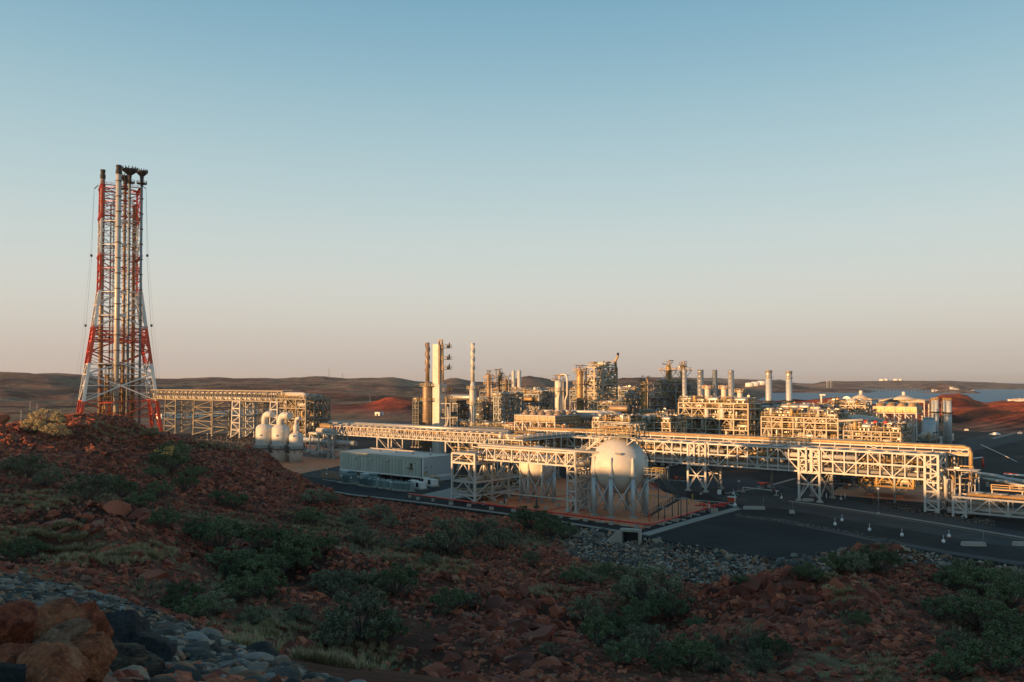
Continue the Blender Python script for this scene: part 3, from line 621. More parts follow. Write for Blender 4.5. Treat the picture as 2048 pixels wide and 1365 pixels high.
# hero boulders in the bottom left corner
def banded(name, c1, c2, c3, sc=3.0, stretch=(1,1,5)):
    m = bpy.data.materials.new(name); m.use_nodes = True; n = m.node_tree; b = n.nodes['Principled BSDF']; L = n.links.new
    t = n.nodes.new('ShaderNodeTexCoord'); mp = n.nodes.new('ShaderNodeMapping'); mp.inputs['Scale'].default_value = stretch; L(t.outputs['Object'], mp.inputs[0])
    nz = n.nodes.new('ShaderNodeTexNoise'); nz.inputs['Scale'].default_value = sc; nz.inputs['Detail'].default_value = 9; nz.inputs['Roughness'].default_value = .7; L(mp.outputs[0], nz.inputs[0])
    cr = n.nodes.new('ShaderNodeValToRGB'); e = cr.color_ramp.elements; e[0].position = .34; e[0].color = (*c1,1); e[1].position = .68; e[1].color = (*c3,1); q = e.new(.5); q.color = (*c2,1); L(nz.outputs[0], cr.inputs[0]); L(cr.outputs[0], b.inputs['Base Color'])
    b.inputs['Roughness'].default_value = .85; b.inputs['Specular IOR Level'].default_value = .25
    n9 = n.nodes.new('ShaderNodeTexNoise'); n9.inputs['Scale'].default_value = 22; n9.inputs['Detail'].default_value = 8; n9.inputs['Roughness'].default_value = .75; L(t.outputs['Object'], n9.inputs[0]); vo = n.nodes.new('ShaderNodeTexVoronoi'); vo.feature = 'DISTANCE_TO_EDGE'; vo.inputs['Scale'].default_value = 2.6; L(nz.outputs['Color'], vo.inputs[0]); md = n.nodes.new('ShaderNodeMath'); md.operation = 'MINIMUM'; md.inputs[1].default_value = .05; L(vo.outputs[0], md.inputs[0]); m8 = n.nodes.new('ShaderNodeMath'); m8.operation = 'MULTIPLY_ADD'; m8.inputs[1].default_value = 6.0; L(md.outputs[0], m8.inputs[0]); L(n9.outputs[0], m8.inputs[2]); r9 = n.nodes.new('ShaderNodeMapRange'); r9.inputs[1].default_value = .35; r9.inputs[2].default_value = .65; r9.inputs[3].default_value = .55; r9.inputs[4].default_value = 1.35; L(n9.outputs[0], r9.inputs[0]); s9 = n.nodes.new('ShaderNodeVectorMath'); s9.operation = 'SCALE'; L(cr.outputs[0], s9.inputs[0]); L(r9.outputs[0], s9.inputs['Scale']); L(s9.outputs[0], b.inputs['Base Color'])
    bp = n.nodes.new('ShaderNodeBump'); bp.inputs['Strength'].default_value = .9; bp.inputs['Distance'].default_value = .10; L(m8.outputs[0], bp.inputs['Height']); L(bp.outputs[0], b.inputs['Normal']); M[name] = m
banded('stone_orange', (.17,.045,.022), (.46,.14,.055), (.62,.30,.16), 2.6, (1,1,1.6))
banded('stone_tan', (.18,.10,.06), (.36,.20,.12), (.50,.33,.21), 2.8, (1,1,2))
banded('stone_rust', (.12,.032,.018), (.38,.09,.04), (.55,.20,.10), 2.6, (1,1,1))
banded('stone_black', (.016,.018,.019), (.033,.036,.037), (.075,.072,.066), 1.2, (1,1,3))
banded('stone_layered', (.03,.03,.03), (.08,.06,.045), (.30,.19,.10), 1.5, (1,1,9))
HERO = [ # px,py centre, D, width m, material, label, flatten
 (95,1272,8.0,.80,'stone_orange','large smooth orange boulder at the left edge of the corner pile',.75),
 (15,1262,7.4,.50,'stone_rust','rust red boulder cut by the left edge of the picture',.8),
 (55,1318,7.2,.30,'stone_orange','small orange stone in the middle of the corner pile',.7),
 (128,1272,7.6,.34,'stone_tan','tan rounded stone leaning on the large orange boulder',.6),
 (158,1262,9.2,.55,'stone_rust','pointed rust red stone standing at the back of the corner pile',1.05),
 (108,1310,7.0,.42,'stone_tan','greyish tan stone in the middle of the corner pile',.75),
 (102,1330,6.8,.34,'stone_rust','small dark red stone below the greyish tan one',.7),
 (165,1325,7.2,.50,'stone_orange','orange stone with white veins at the right end of the corner pile',.85),
 (95,1362,6.2,.62,'stone_orange','long pale orange boulder at the very bottom of the corner pile',.55),
 (25,1345,6.4,.42,'stone_rust','dark rust stone at the bottom left corner',.9),
 (8,1365,5.9,.34,'stone_black','small dark grey stone at the bottom left corner',.8),
 (60,1350,6.5,.22,'stone_rust','narrow red stone wedged near the bottom left corner',.9),
 (232,1290,10.5,1.10,'stone_black','large flat dark grey boulder with a sharp ledge on the embankment',.62),
 (275,1310,10.2,.80,'stone_black','dark slab under the right end of the large grey boulder',.5),
 (245,1345,9.0,.95,'stone_layered','layered dark stone with tan bands at the bottom edge',.42),
 (205,1250,13,.5,'stone_black','dark stone behind the large flat grey boulder',.5)]
for i, (a, b_, D, w, m, lab, fl) in enumerate(HERO):
    v, f = cut_rock(900+i*7, 4, 16 if 'black' in m else 22, (.5,.85) if 'black' in m else (.62,.92), .11 if 'layer' not in m else .15, (.65,.85), (fl, fl+.01))
    if 'layer' in m: v[:,2] += .02*np.sign(np.sin(v[:,2]*60)); 
    o = npmesh('boulder', v, f, m, 'black' not in m); p = at(a, b_, D); o.location = p; o.scale = (w*1.3,)*3; o.rotation_euler = (random.uniform(-.3,.3), random.uniform(-.35,.35), random.uniform(0,6))
    if 'pointed' in lab: o.rotation_euler = (.2, 1.1, .4)
    tag(o, lab, 'boulder')
# standing blocks of the outcrops
BL = []
for a0, a1, b0, b1, n_b, smin, smax, lab in ((1480,1600,1168,1260,46,1.3,2.9,'tall blocky red rock standing in the left half of the right outcrop'),(1600,1730,1168,1260,46,1.3,2.7,'tall blocky red rock standing in the right half of the right outcrop'),(1370,1500,1178,1260,18,1,1.9,'blocky red rock at the left shoulder of the right outcrop'),(1730,1880,1150,1300,28,1,1.9,'blocky red rock on the right shoulder of the right outcrop'),(1560,1760,1270,1350,18,.9,1.6,'cracked red rock low on the right outcrop'),(860,1010,1175,1290,26,1.1,2.3,'large cracked red rock on the left of the mound at bottom centre'),(1010,1160,1190,1300,24,1.0,2.1,'large cracked red rock on the right of the mound at bottom centre'),(950,1180,1290,1362,18,.8,1.5,'cracked red rock low on the mound at bottom centre'),(1690,1800,1088,1112,10,.9,1.8,'red rock at the tip of the outcrop beside the apron'),(120,420,1050,1150,16,1,1.8,'dark red rock of the shaded heap at far left')):
    for q in range(n_b):
        p = cast_(RNG.uniform(a0,a1), RNG.uniform(b0,b1))
        if p is None: continue
        o = bpy.data.objects.new('boulder', RED_ME[int(RNG.integers(0,12))]); C.objects.link(o); s = RNG.uniform(smin,smax)*1.55; o.location = p-Vector((0,0,s*.12)); o.scale = (s*RNG.uniform(.7,1.1), s*RNG.uniform(.7,1.1), s*RNG.uniform(.9,1.5)); o.rotation_euler = (RNG.uniform(-.35,.35),RNG.uniform(-.35,.35),RNG.uniform(0,6.28)); tag(o, lab, 'boulder', lab.split(' rock ')[0]+' rocks '+lab.split(' rock ')[1])
# fill under the pile with darker stones
k = 260; fx = RNG.uniform(-4.2,-1.5,k); fy = RNG.uniform(6.2,10.5,k); fz = H(fx,fy)+.05
heap('corner_rubble', np.stack([fx,fy,fz],-1), RNG.uniform(.18,.42,k), MIDR, 'rock_red', 'small red stones filling gaps in the corner pile')
# ================================================================== PLANTS
cast = cast_
def shrub_mesh(seed, leaf, n=6000, tall=.62, leafs=.0165, open_=0.0):
    rr = np.random.default_rng(seed); nl = 16
    # stems to leaf clumps over a rounded crown
    az = rr.uniform(0, 6.28, nl*3); rad = np.sqrt(rr.uniform(0.02, 1, nl*3))*.42; hz = tall*np.sqrt(np.clip(1-(rad/.5)**2, .05, 1))*rr.uniform(.45, 1.0, nl*3)
    cx = np.stack([rad*np.cos(az), rad*np.sin(az), hz], -1); w = rr.uniform(.035, .105, nl*3)
    i = rr.integers(0, nl*3, n); q = rr.normal(size=(n,3)); q /= np.linalg.norm(q, axis=1)[:,None]; q *= (rr.uniform(0,1,(n,1))**.45)
    c = cx[i] + q*w[i][:,None]*np.array([1,1,.8]); c[:,2] = np.maximum(c[:,2], .01)
    a = rr.normal(size=(n,3)); a /= np.linalg.norm(a, axis=1)[:,None]; b = rr.normal(size=(n,3)); b = np.cross(a, b); b /= np.linalg.norm(b, axis=1)[:,None]
    L = leafs*rr.uniform(.6,1.4,(n,1)); v = np.stack([c-a*L, c+b*L*.45, c+a*L, c-b*L*.45], 1).reshape(-1,3); f = np.arange(n*4).reshape(-1,4)
    me = vmesh('foliage', v, f, leaf); s = MB()
    for p in cx[::2]: s.tube([(0,0,0), (p[0]*.5,p[1]*.5,p[2]*.45), tuple(p)], [.018,.012,.005], 4, False)
    return me, s.mesh('stem', 'bark')
SH = [shrub_mesh(1,'leaf_grey'), shrub_mesh(2,'leaf_grey',5200,.55), shrub_mesh(3,'leaf_green',7500,.66), shrub_mesh(4,'leaf_green',6500,.75,.02), shrub_mesh(5,'leaf_grey',2200,.9,.015), shrub_mesh(6,'straw',7000,.5,.014)]
def shrub(px_, py_, wpx, kind, label, group):
    p = cast(px_, py_)
    if p is None: return
    w = wpx*p.y/F*.95; r = thing('shrub', label, 'shrub', p-Vector((0,0,.05)), random.uniform(0,6.28), group); s = w*random.uniform(.9,1.1); r.scale = (s, s, s*random.uniform(.8,1.05))
    for nm, me in zip(('foliage','stem'), SH[kind]):
        o = bpy.data.objects.new(nm, me); C.objects.link(o); o.parent = r
def zonelabel(a, b, kind, w_=80):
    col = {0:'grey green',1:'grey green',2:'deep green',3:'bright green',4:'bare twiggy',5:'straw coloured'}[kind]
    if a < 420: w = 'in the shaded hollow at far left'
    elif a < 660: w = 'in the green valley left of centre'
    elif a < 860: w = 'on the stony slope below the switch building'
    elif a < 1130: w = 'among red rubble below the red fire main'
    elif a < 1460: w = 'in the gully below the grey stone bank'
    elif a < 1820: w = 'beside the red outcrop right of centre'
    else: w = 'in the thicket at bottom right'
    sz = 'small' if w_ < 65 else 'broad' if w_ > 105 else 'medium'; v = 'upper' if b < 1060 else 'middle' if b < 1210 else 'lower'
    return f'{sz} {col} shrub {w}, {v} part', f'{sz} {col} shrubs {w}, {v} part'
SHR = [(60,955,80,0),(25,945,60,1),(95,975,70,0),(180,1003,100,0),(240,1000,90,2),(215,980,60,1),(340,945,90,2),(320,1000,70,2),(350,925,70,2),(440,1105,120,2),(520,1160,120,2),(590,1125,120,2),(480,1205,120,2),(540,1200,100,3),(505,1180,80,3),(610,1140,90,3),(470,1170,80,2),
 (680,1195,120,0),(650,1180,80,1),(790,1190,130,2),(740,1195,90,0),(720,1285,190,0),(770,1290,120,2),(670,1300,100,0),(900,1222,100,2),(940,1220,70,0),(470,1020,70,2),(440,1005,60,2),(630,1010,70,0),(620,1050,70,2),(660,1010,50,0),(900,1110,120,0),(950,1075,70,0),(1000,1100,90,0),(860,1130,60,1),
 (1060,1060,100,2),(1100,1075,90,2),(1130,1080,60,2),(1145,1170,70,2),(1212,1160,48,3),(1170,1250,100,0),(1300,1215,140,0),(1340,1235,90,2),(1260,1200,90,0),(1240,1280,110,2),(1290,1310,110,0),(1380,1340,110,2),(1430,1345,90,0),(1500,1310,100,4),(1540,1320,90,2),(1250,1330,100,2),(1200,1290,90,2),
 (1620,1165,75,2),(1600,1160,50,0),(1680,1150,90,2),(1750,1150,110,2),(1715,1150,80,0),(1720,1255,60,2),(1480,1175,45,2),(1900,1180,90,2),(1960,1200,130,2),(2020,1220,110,2),(1960,1260,160,2),(2030,1300,140,2),(2000,1350,170,2),(1920,1320,110,0),(1880,1240,80,2),(1930,1170,90,2),(2040,1180,90,0),(1900,1360,120,2),
 (720,1090,70,0),(760,1040,60,0),(700,1050,50,1),(20,1130,90,2),(60,1120,80,2),(370,1205,80,2),(400,1080,80,2),(350,1225,70,2),(390,1240,80,2),(430,1230,90,0),(330,1060,70,2),(280,1020,80,2),(560,1090,80,2),(520,1100,80,2),(650,1110,70,2),(90,862,80,5),(65,868,60,5),(110,880,60,5),(1520,1345,90,0),(1330,1345,100,2),(780,1060,60,0),
 (390,960,60,2),(310,960,60,2),(370,985,60,2),(640,1290,70,5),(1180,1170,50,1),(1060,1130,50,1),(1660,1190,40,5),(830,1100,50,1),(510,1250,70,0),(600,1240,60,1),(300,880,50,5),(1250,1165,60,0),(1280,1255,90,2),(1430,1300,60,0),(1390,1260,60,2),(1100,1310,60,1),(980,1060,50,0),(560,1150,110,2),(455,1140,110,2)]
for a, b, w, k_ in SHR: shrub(a, b, w, k_, *zonelabel(a, b, k_, w))
# the dark tree-sized bush cut by the left edge
# spinifex tufts and dry grass: nobody could count them
nt_ = 90000; gx = RNG.uniform(-160, 120, nt_); gy = RNG.uniform(28, 215, nt_); k = (np.abs(gx) < gy*.66); gx, gy = gx[k], gy[k]
gd = pad_dist(gx, gy); gz = H(gx, gy); a, b = proj(gx, gy, gz); gg = green(a, b); el = np.interp(a, [-400,0,150,300,450,560,660,760], [1100,1145,1180,1225,1290,1330,1370,1420])
k = (gd < -1) & ((b < el-6) | (np.hypot(gx,gy) > 52)) & (RNG.random(len(gx)) < np.clip(gg*.9+.05, 0, 1)) & ~((gd > -13) & (a > 1130)); gx, gy, gz = gx[k], gy[k], gz[k]
def tufts(name, gx, gy, gz, m, lab, S=(.25,.6), nb=26):
    n = len(gx); s = RNG.uniform(*S, n)*np.interp(gy, [30,60,110], [.55,.75,1]); az = RNG.uniform(0,6.28,(n,nb)); out = RNG.uniform(.1,.9,(n,nb)); hh = RNG.uniform(.5,1.1,(n,nb)); w = .035
    tip = np.stack([np.cos(az)*out, np.sin(az)*out, hh], -1)*s[:,None,None]; base = np.stack([np.cos(az)*.12, np.sin(az)*.12, az*0], -1)*s[:,None,None]
    side = np.stack([-np.sin(az), np.cos(az), az*0], -1)*w*s[:,None,None]*1.6
    c = np.stack([gx,gy,gz],-1)[:,None,:]; v = np.stack([c+base-side, c+base+side, c+tip], 2).reshape(-1,3)
    o = npmesh(name, v, np.arange(len(v)).reshape(-1,3), m); o['kind'] = 'stuff'; o['label'] = lab; o['category'] = 'grass'
h_ = len(gx)*2//3
tufts('dry_grass', gx[:h_], gy[:h_], gz[:h_], 'straw', 'straw coloured tufts of dry grass on the slopes'); tufts('low_scrub', gx[h_:], gy[h_:], gz[h_:], 'leaf_grey', 'low grey green scrub between the rocks', (.3,.8), 30)
print('tufts', len(gx))
GR = [(60,1010,80,20),(60,1085,120,22),(180,1120,120,18),(660,1060,80,22),(790,1115,60,14),(880,1140,70,12),(700,1320,110,26),(1700,1195,45,22),(1760,1345,40,30),(1180,1150,60,18),(430,897,100,8),(230,873,60,10),(560,1260,80,18),(520,1290,70,22),(1640,1160,40,8),(1240,1165,60,10),(1100,1190,50,12),(300,1110,60,14),(860,1090,50,10)]
QX = []; QY = []
for a, b, c, d in GR:
    nq = int((60+c*d*.09)*(1 if b < 1200 else .45)); r_ = np.sqrt(RNG.random(nq)); t_ = RNG.uniform(0, 6.28, nq); QX.append(a+c*r_*np.cos(t_)); QY.append(b+d*r_*np.sin(t_))
QX = np.concatenate(QX); QY = np.concatenate(QY); dx_, dy_, dz_ = ray(QX, QY); t_ = np.geomspace(20, 230, 150)[None]
XX, YY, ZZ = dx_[:,None]*t_, dy_[:,None]*t_, EYE+dz_[:,None]*t_; hh_ = H(XX, YY); hit = ZZ < hh_; k = hit.argmax(1); ok = hit.any(1); ii = np.arange(len(QX))
gp = np.stack([XX[ii,k], YY[ii,k], hh_[ii,k]], -1)[ok]; gp = gp[gp[:,1] < 215]
tufts('dry_grass', gp[:,0], gp[:,1], gp[:,2], 'straw', 'thick patches of straw coloured spinifex grass', (.35,.75), 30)
# the big dark rock at the left edge behind the ridge
v, f = cut_rock(77, 4, 12, (.6,.9), .06); o = npmesh('boulder', v, f, 'rock_red'); o.location = at(-4, 838, 262); o.scale = (7.5,7,7.5); tag(o, 'tall dark rounded boulder on the plain at the left edge', 'boulder')
# ================================================================== PLANT
def spans(pxn, D, pxl, pxr):
    """near corner seen at pxn and distance D; lengths back-left (along -U) and back-right (along +V) that reach pxl and pxr"""
    P = at(pxn, HZ, D); P.z = 0
    return P, max(.5, along(P, -U, pxl)), max(.5, along(P, V, pxr))
def clut(root, box, n, seed, s=1.0, mats=('pipe_white','pipe_silver','pipe_gold'), vessels=True, vm='pipe_white', acc=None, valves=1.0):
    """pipes, drums, pumps and valves filling one bay"""
    rr = random.Random(seed); x0,y0,z0,x1,y1,z1 = box; acc = acc if acc is not None else {}
    g = lambda m: acc.setdefault(m, MB())
    dx, dy, dz = x1-x0, y1-y0, z1-z0
    for i in range(n):
        m = rr.choice(mats); k = rr.random(); r = rr.uniform(.07,.22)*s
        x = rr.uniform(x0, x1); y = rr.uniform(y0, y1); z = rr.uniform(z0+.3, z1)
        if k < .26:      # run along x with drops
            a = rr.uniform(x0, x0+dx*.4); b = rr.uniform(x0+dx*.6, x1); e = rr.choice([z0, z0+dz*rr.random()])
            g(m).tube([(a,y,e),(a,y,z),(b,y,z),(b,y,rr.choice([e,z+.01]))] if b-a > .5 else [(a,y,z0),(a,y,z)], r, 6)
        elif k < .48:
            a = rr.uniform(y0, y0+dy*.4); b = rr.uniform(y0+dy*.6, y1); e = z0+dz*rr.random()
            g(m).tube([(x,a,e),(x,a,z),(x,b,z)], r, 6)
        elif k < .66:
            e = (x+rr.uniform(-1.2,1.2)*s, y+rr.uniform(-1.2,1.2)*s)
            g(m).tube([(x,y,z0),(x,y,z),(e[0],e[1],z),(e[0],e[1],z-rr.uniform(.3,1)*s)], r, 6)
        elif k < .82:    # valve or pump: body, bonnet, wheel
            b = g(m); zz = z0+.2 if rr.random() < .6 else z; q = rr.uniform(.22,.5)*s
            b.box(x-q,y-q*.6,zz,x+q,y+q*.6,zz+q); b.tube([(x,y,zz+q),(x,y,zz+q*2.2)], q*.18, 5); b.lathe([(q*.6,0),(q*.6,q*.15)], (x,y,zz+q*2.2), 8)
        elif k < .90:    # parallel row
            for j in range(rr.randint(3,5)): g(m).tube([(x0, y+j*.45*s, z1-.5*s),(x1, y+j*.45*s, z1-.5*s)], .14*s, 6)
        elif k < .96 and vessels:
            rv = min(rr.uniform(.5,.95)*s, dz*.35); L = min(dx*.8, rv*5); cx = (x0+x1)/2
            b = MB().capsule((cx-L/2,y,z0+rv*1.5),(cx+L/2,y,z0+rv*1.5), rv, 12); b.box(cx-L*.3-.1,y-rv*.8,z0,cx-L*.3+.1,y+rv*.8,z0+rv*.8); b.box(cx+L*.3-.1,y-rv*.8,z0,cx+L*.3+.1,y+rv*.8,z0+rv*.8)
            b.build('drum', rr.choice([vm,'pipe_silver']), root)
        elif vessels:
            rv = rr.uniform(.45,.8)*s; h = min(dz*.8, rv*4.5)
            b = MB().capsule((x,y,z0+.3),(x,y,z0+.3+h), rv, 10); b.build('drum', rr.choice([vm,'pipe_silver','pipe_gold']), root)
    return acc
def flush(root, acc, name='piping'):
    for m, b in acc.items():
        if b.f: b.build(name, m, root, kind='stuff')
def module(name, label, cat, P, La, Lb, zs, nx, ny, steel='steel_grey', seed=1, single_=False, cw=.35, bay=5, s=1.0, mats=('pipe_white','pipe_silver','pipe_gold'), brace='XV', topclut=6, tophigh=2.2, foot=True, rails=True, rot=TH, group=None, decks=None, decks_skip=(), root=None, vm='pipe_white', base=0):
    root = root or thing(name, label, cat, (P.x, P.y, base), rot, group); rr = random.Random(seed)
    X = [-La*i/nx for i in range(nx+1)]; Y = [Lb*i/ny for i in range(ny+1)]; fw = MB()
    def mem(n_, p, q, w):
        if single_: member(n_, p, q, w, w, steel, root)
        else: fw.beam(p, q, w)
    for x in X:
        for y in Y:
            mem('column', (x,y,.3 if foot else zs[0]), (x,y,zs[-1]-.02), cw)
            if foot and (y == 0 or x == 0): MB().box(x-.55,y-.55,-.2,x+.55,y+.55,.45).build('footing', 'concrete', root)
    for z in zs:
        for y in Y: mem('beam', (-La-.1,y,z), (.1,y,z), cw*.9)
        for x in X: mem('beam', (x,-.1,z-.01), (x,Lb+.1,z-.01), cw*.85)
    lv = [0.4]+list(zs) if foot else list(zs)
    for i in range(len(lv)-1):
        a, b = lv[i], lv[i+1]
        if b-a < 1.2: continue
        for j in range(nx):
            if brace == 'none' or (brace == 'some' and rr.random() < .5): continue
            for yy in (0, Lb):
                if (i+j) % 2 or 'X' not in brace: mx = (X[j]+X[j+1])/2; mem('brace', (X[j],yy,a), (mx,yy,b), cw*.55); mem('brace', (X[j+1],yy,a), (mx,yy,b), cw*.55)
                else: mem('brace', (X[j],yy+.03,a), (X[j+1],yy+.03,b), cw*.55); mem('brace', (X[j+1],yy-.03,a), (X[j],yy-.03,b), cw*.55)
        for j in range(ny):
            if brace == 'none' or (brace == 'some' and rr.random() < .5): continue
            mem('brace', (0,Y[j],a), (0,Y[j+1],b) if (i+j) % 2 else (0,(Y[j]+Y[j+1])/2,b), cw*.55)
            if not (i+j) % 2: mem('brace', (0,Y[j+1],a), (0,(Y[j]+Y[j+1])/2,b), cw*.55)
    if not single_: fw.build('steel_frame', steel, root)
    for i, z in enumerate(zs):
        if i in decks_skip: continue
        MB().box(-La+.05,.05,z+cw*.46,-.05,Lb-.05,z+cw*.46+.06).build('deck', 'grating', root)
        if rails:
            MB().rail([(-La,0,z+cw*.5),(0,0,z+cw*.5),(0,Lb,z+cw*.5)], 1.1, 2.0, .07).build('handrail', 'rail', root)
    acc = {}
    for i in range(len(lv)-1):
        for j in range(nx):
            for k in range(ny): clut(root, (X[j+1]+.3, Y[k]+.3, lv[i]+.25, X[j]-.3, Y[k+1]-.3, lv[i+1]-.3), bay, seed*100+i*17+j*5+k, s, mats, acc=acc, vm=vm)
    if topclut:
        for j in range(nx):
            for k in range(ny): clut(root, (X[j+1], Y[k], zs[-1]+.25, X[j], Y[k+1], zs[-1]+tophigh), topclut, seed*77+j*5+k, s, mats, acc=acc, vm=vm)
    flush(root, acc); return root
def truss_bridge(name, label, P, L, wd, z0, z1, n, steel='steel_white', zm=None, pattern='N', seed=1, pipes=(), single_=True, cw=.3, top=None, cat='pipe bridge', rot=TH, base=0, group=None):
    """covered run of two lattice sides; P = left end of the near side, runs to +x"""
    root = thing(name, label, cat, (P.x, P.y, base), rot, group); fw = {}
    def mem(n_, p, q, w, h=None):
        if single_: member(n_, p, q, w, h or w, steel, root)
        else: fw.setdefault(n_, MB()).beam(p, q, w, h)
    for y in (0, wd):
        for z in [z0, z1] + ([zm] if zm else []): mem('chord', (0,y,z), (L,y,z), cw)
        for i in range(n+1):
            x = L*i/n; mem('post', (x,y,z0-.25), (x,y,z1), cw*.75)
            if i == n: continue
            x2 = L*(i+1)/n
            if zm:
                if (i//2) % 2 == 0: mem('diagonal', (x,y-.01,zm) if i % 2 == 0 else (x,y-.01,z1), (x2,y-.01,z1) if i % 2 == 0 else (x2,y-.01,zm), cw*.6)
                else: mem('diagonal', (x,y-.01,zm) if i % 2 == 0 else (x,y-.01,z0), (x2,y-.01,z0) if i % 2 == 0 else (x2,y-.01,zm), cw*.6)
            else: mem('diagonal', (x,y-.01,z0 if (i+(pattern == 'M')) % 2 == 0 else z1), (x2,y-.01,z1 if (i+(pattern == 'M')) % 2 == 0 else z0), cw*.6)
    for i in range(n+1):
        x = L*i/n
        for z in [z0, z1]+([zm] if zm else []): mem('cross_beam', (x,0,z), (x,wd,z), cw*.7)
    if not single_:
        for k, b in fw.items(): b.build(k, steel, root)
    rr = random.Random(seed)
    for (y, z, r, m, xa, xb) in pipes:
        MB().tube([(xa*L,y,z),(xb*L,y,z)], r, 12).build('pipe', m, root)
    return root
def trestle(name, label, P, w, dep, h, nbay, steel='steel_white', cw=.34, splay=0, foot=True, base=0, group=None, cat='trestle', rot=TH, wtop=None):
    """braced four legged support, w along x, dep along y"""
    r = thing(name, label, cat, (P.x, P.y, base), rot, group)
    pts = [(0,0),(w,0),(0,dep),(w,dep)]; b = [(-splay if x == 0 else splay, -splay if y == 0 else splay) for x, y in pts]
    f = lambda k, t: (pts[k][0]+b[k][0]*(1-t), pts[k][1]+b[k][1]*(1-t), .3+(h-.3)*t)
    for k in range(4):
        member('leg', f(k,0), f(k,1), cw, cw, steel, r)
        if foot: x, y, _ = f(k,0); MB().lathe([(.75,-.2),(.75,.15),(.5,.45)], (x,y,0), 8, smooth=False).build('footing', 'concrete', r)
    for i in range(nbay):
        t0, t1 = i/nbay, (i+1)/nbay
        for a, c in ((0,1),(2,3),(0,2),(1,3)):
            member('strut', f(a,t1), f(c,t1), cw*.7, cw*.7, steel, r)
            if i % 2 == 0: member('brace', f(a,t0), f(c,t1), cw*.5, cw*.5, steel, r)
            else: member('brace', f(c,t0), f(a,t1), cw*.5, cw*.5, steel, r)
    return r
def ktrestle(name, label, P, w, dep, h, hk, steel='steel_white', cw=.42, base=0, group=None):
    """support with two trussed heads standing on a crossed lower half"""
    r = thing(name, label, 'trestle', (P.x, P.y, base), TH, group)
    for y in (0, dep):
        sp = -1.2 if y == 0 else 1.2; sp = 0 if y == 0 else 1.0
        for x in (0, w): member('leg', (x,y+sp,.3), (x,y,h), cw, cw, steel, r); MB().lathe([(.8,-.2),(.8,.15),(.5,.45)], (x,y+sp,0), 8, smooth=False).build('footing', 'concrete', r)
        member('brace', (0,y+sp,.6), (w/2,y+sp*.4,hk*.62), cw*.6, cw*.6, steel, r); member('brace', (w,y+sp,.6), (w/2,y+sp*.4,hk*.62), cw*.6, cw*.6, steel, r)
        member('brace', (0,y,hk), (w/2,y+sp*.4,hk*.62), cw*.5, cw*.5, steel, r); member('brace', (w,y,hk), (w/2,y+sp*.4,hk*.62), cw*.5, cw*.5, steel, r)
        member('strut', (0,y,hk*.6), (w,y,hk*.6), cw*.5, cw*.5, steel, r); member('strut', (0,y,hk), (w,y,hk), cw*.7, cw*.7, steel, r)
        for x0, x1 in ((0, w*.36), (w*.64, w)):
            xi = x1 if x0 == 0 else x0; member('post', (xi,y,hk), (xi,y,h), cw*.9, cw*.9, steel, r); member('strut', (x0,y,h), (x1,y,h), cw, cw, steel, r)
            k = 3
            for i in range(k):
                za, zb = hk+(h-hk)*i/k, hk+(h-hk)*(i+1)/k; member('strut', (x0,y,zb), (x1,y,zb), cw*.5, cw*.5, steel, r)
                member('brace', (x0 if i % 2 else x1,y,za), (x1 if i % 2 else x0,y,zb), cw*.45, cw*.45, steel, r)
    for x in (0, w): member('brace', (x,0,.6), (x,dep,hk), cw*.5, cw*.5, steel, r); member('brace', (x,dep+1,.6), (x,0,hk), cw*.5, cw*.5, steel, r)
    for x in (0, w):
        for z in (hk, h): member('strut', (x,0,z), (x,dep,z), cw*.6, cw*.6, steel, r)
    return r
# ------------------------------------------------------------------ flare tower
FP = at(236, HZ, 440); FP.z = 0
ft = thing('flare_tower', 'very tall red and white lattice flare tower at far left', 'flare tower', FP, R(30.5))
bands = [(-1,16,'paint_red'),(16,35.5,'paint_white'),(35.5,54,'paint_red'),(54,73.5,'paint_white'),(73.5,92,'paint_red'),(92,111,'paint_white'),(111,130,'paint_red')]
hd = lambda z: float(np.interp(z, [-2,0,54,74,132], [27.5,27.2,17.2,13.8,13.0]))
def corner(k, z): a = math.pi/4 + k*math.pi/2; return Vector((hd(z)*math.cos(a), hd(z)*math.sin(a), z))
lev = [-1,8,16,24,30,35.5,42,48,54,61,67,73.5,80,86,92,98.5,105,111,116,121.5,125.5,129]
for zi in range(len(lev)-1):
    a, b = lev[zi], lev[zi+1]; m = [q for q in bands if q[0] <= (a+b)/2 < q[1]][0][2]; big = 1.45 if a < 73 else .85; bw = .62 if a < 73 else .34
    br = MB()
    for k in range(4):
        member('leg', corner(k,a), corner(k,b), big, big, m, ft)
        p, q, p2, q2 = corner(k,a), corner(k+1,a), corner(k,b), corner(k+1,b)
        br.beam(p2, q2, .36)
        mid = (p2+q2)/2 if zi % 2 == 0 else (p+q)/2
        if zi % 2 == 0: br.beam(p, mid, bw); br.beam(q, mid, bw)
        else: br.beam(mid, p2, bw); br.beam(mid, q2, bw)
        br.beam((p*.5+mid*.5), p.lerp(p2,.5), .25); br.beam((q*.5+mid*.5), q.lerp(q2,.5), .25)
    br.build('bracing', m, ft)
    if zi % 2 == 0 and a > 0:   # inner horizontal frame that guides the risers
        g = MB()
        for k in range(4): g.beam((corner(k,b)+corner(k+1,b))/2, (corner(k+2,b)+corner(k+3,b))/2, .35); g.beam((corner(k,b)+corner(k+1,b))/2, (corner(k+1,b)+corner(k+2,b))/2, .3)
        g.build('guide_frame', m, ft)
b = MB()
for z in (47.5,50,52):
    for k in range(4): b.beam(corner(k,z), corner(k+1,z), .5); b.beam(corner(k,z), corner(k+1,z+2), .3)
b.build('ring_truss', 'paint_red', ft)
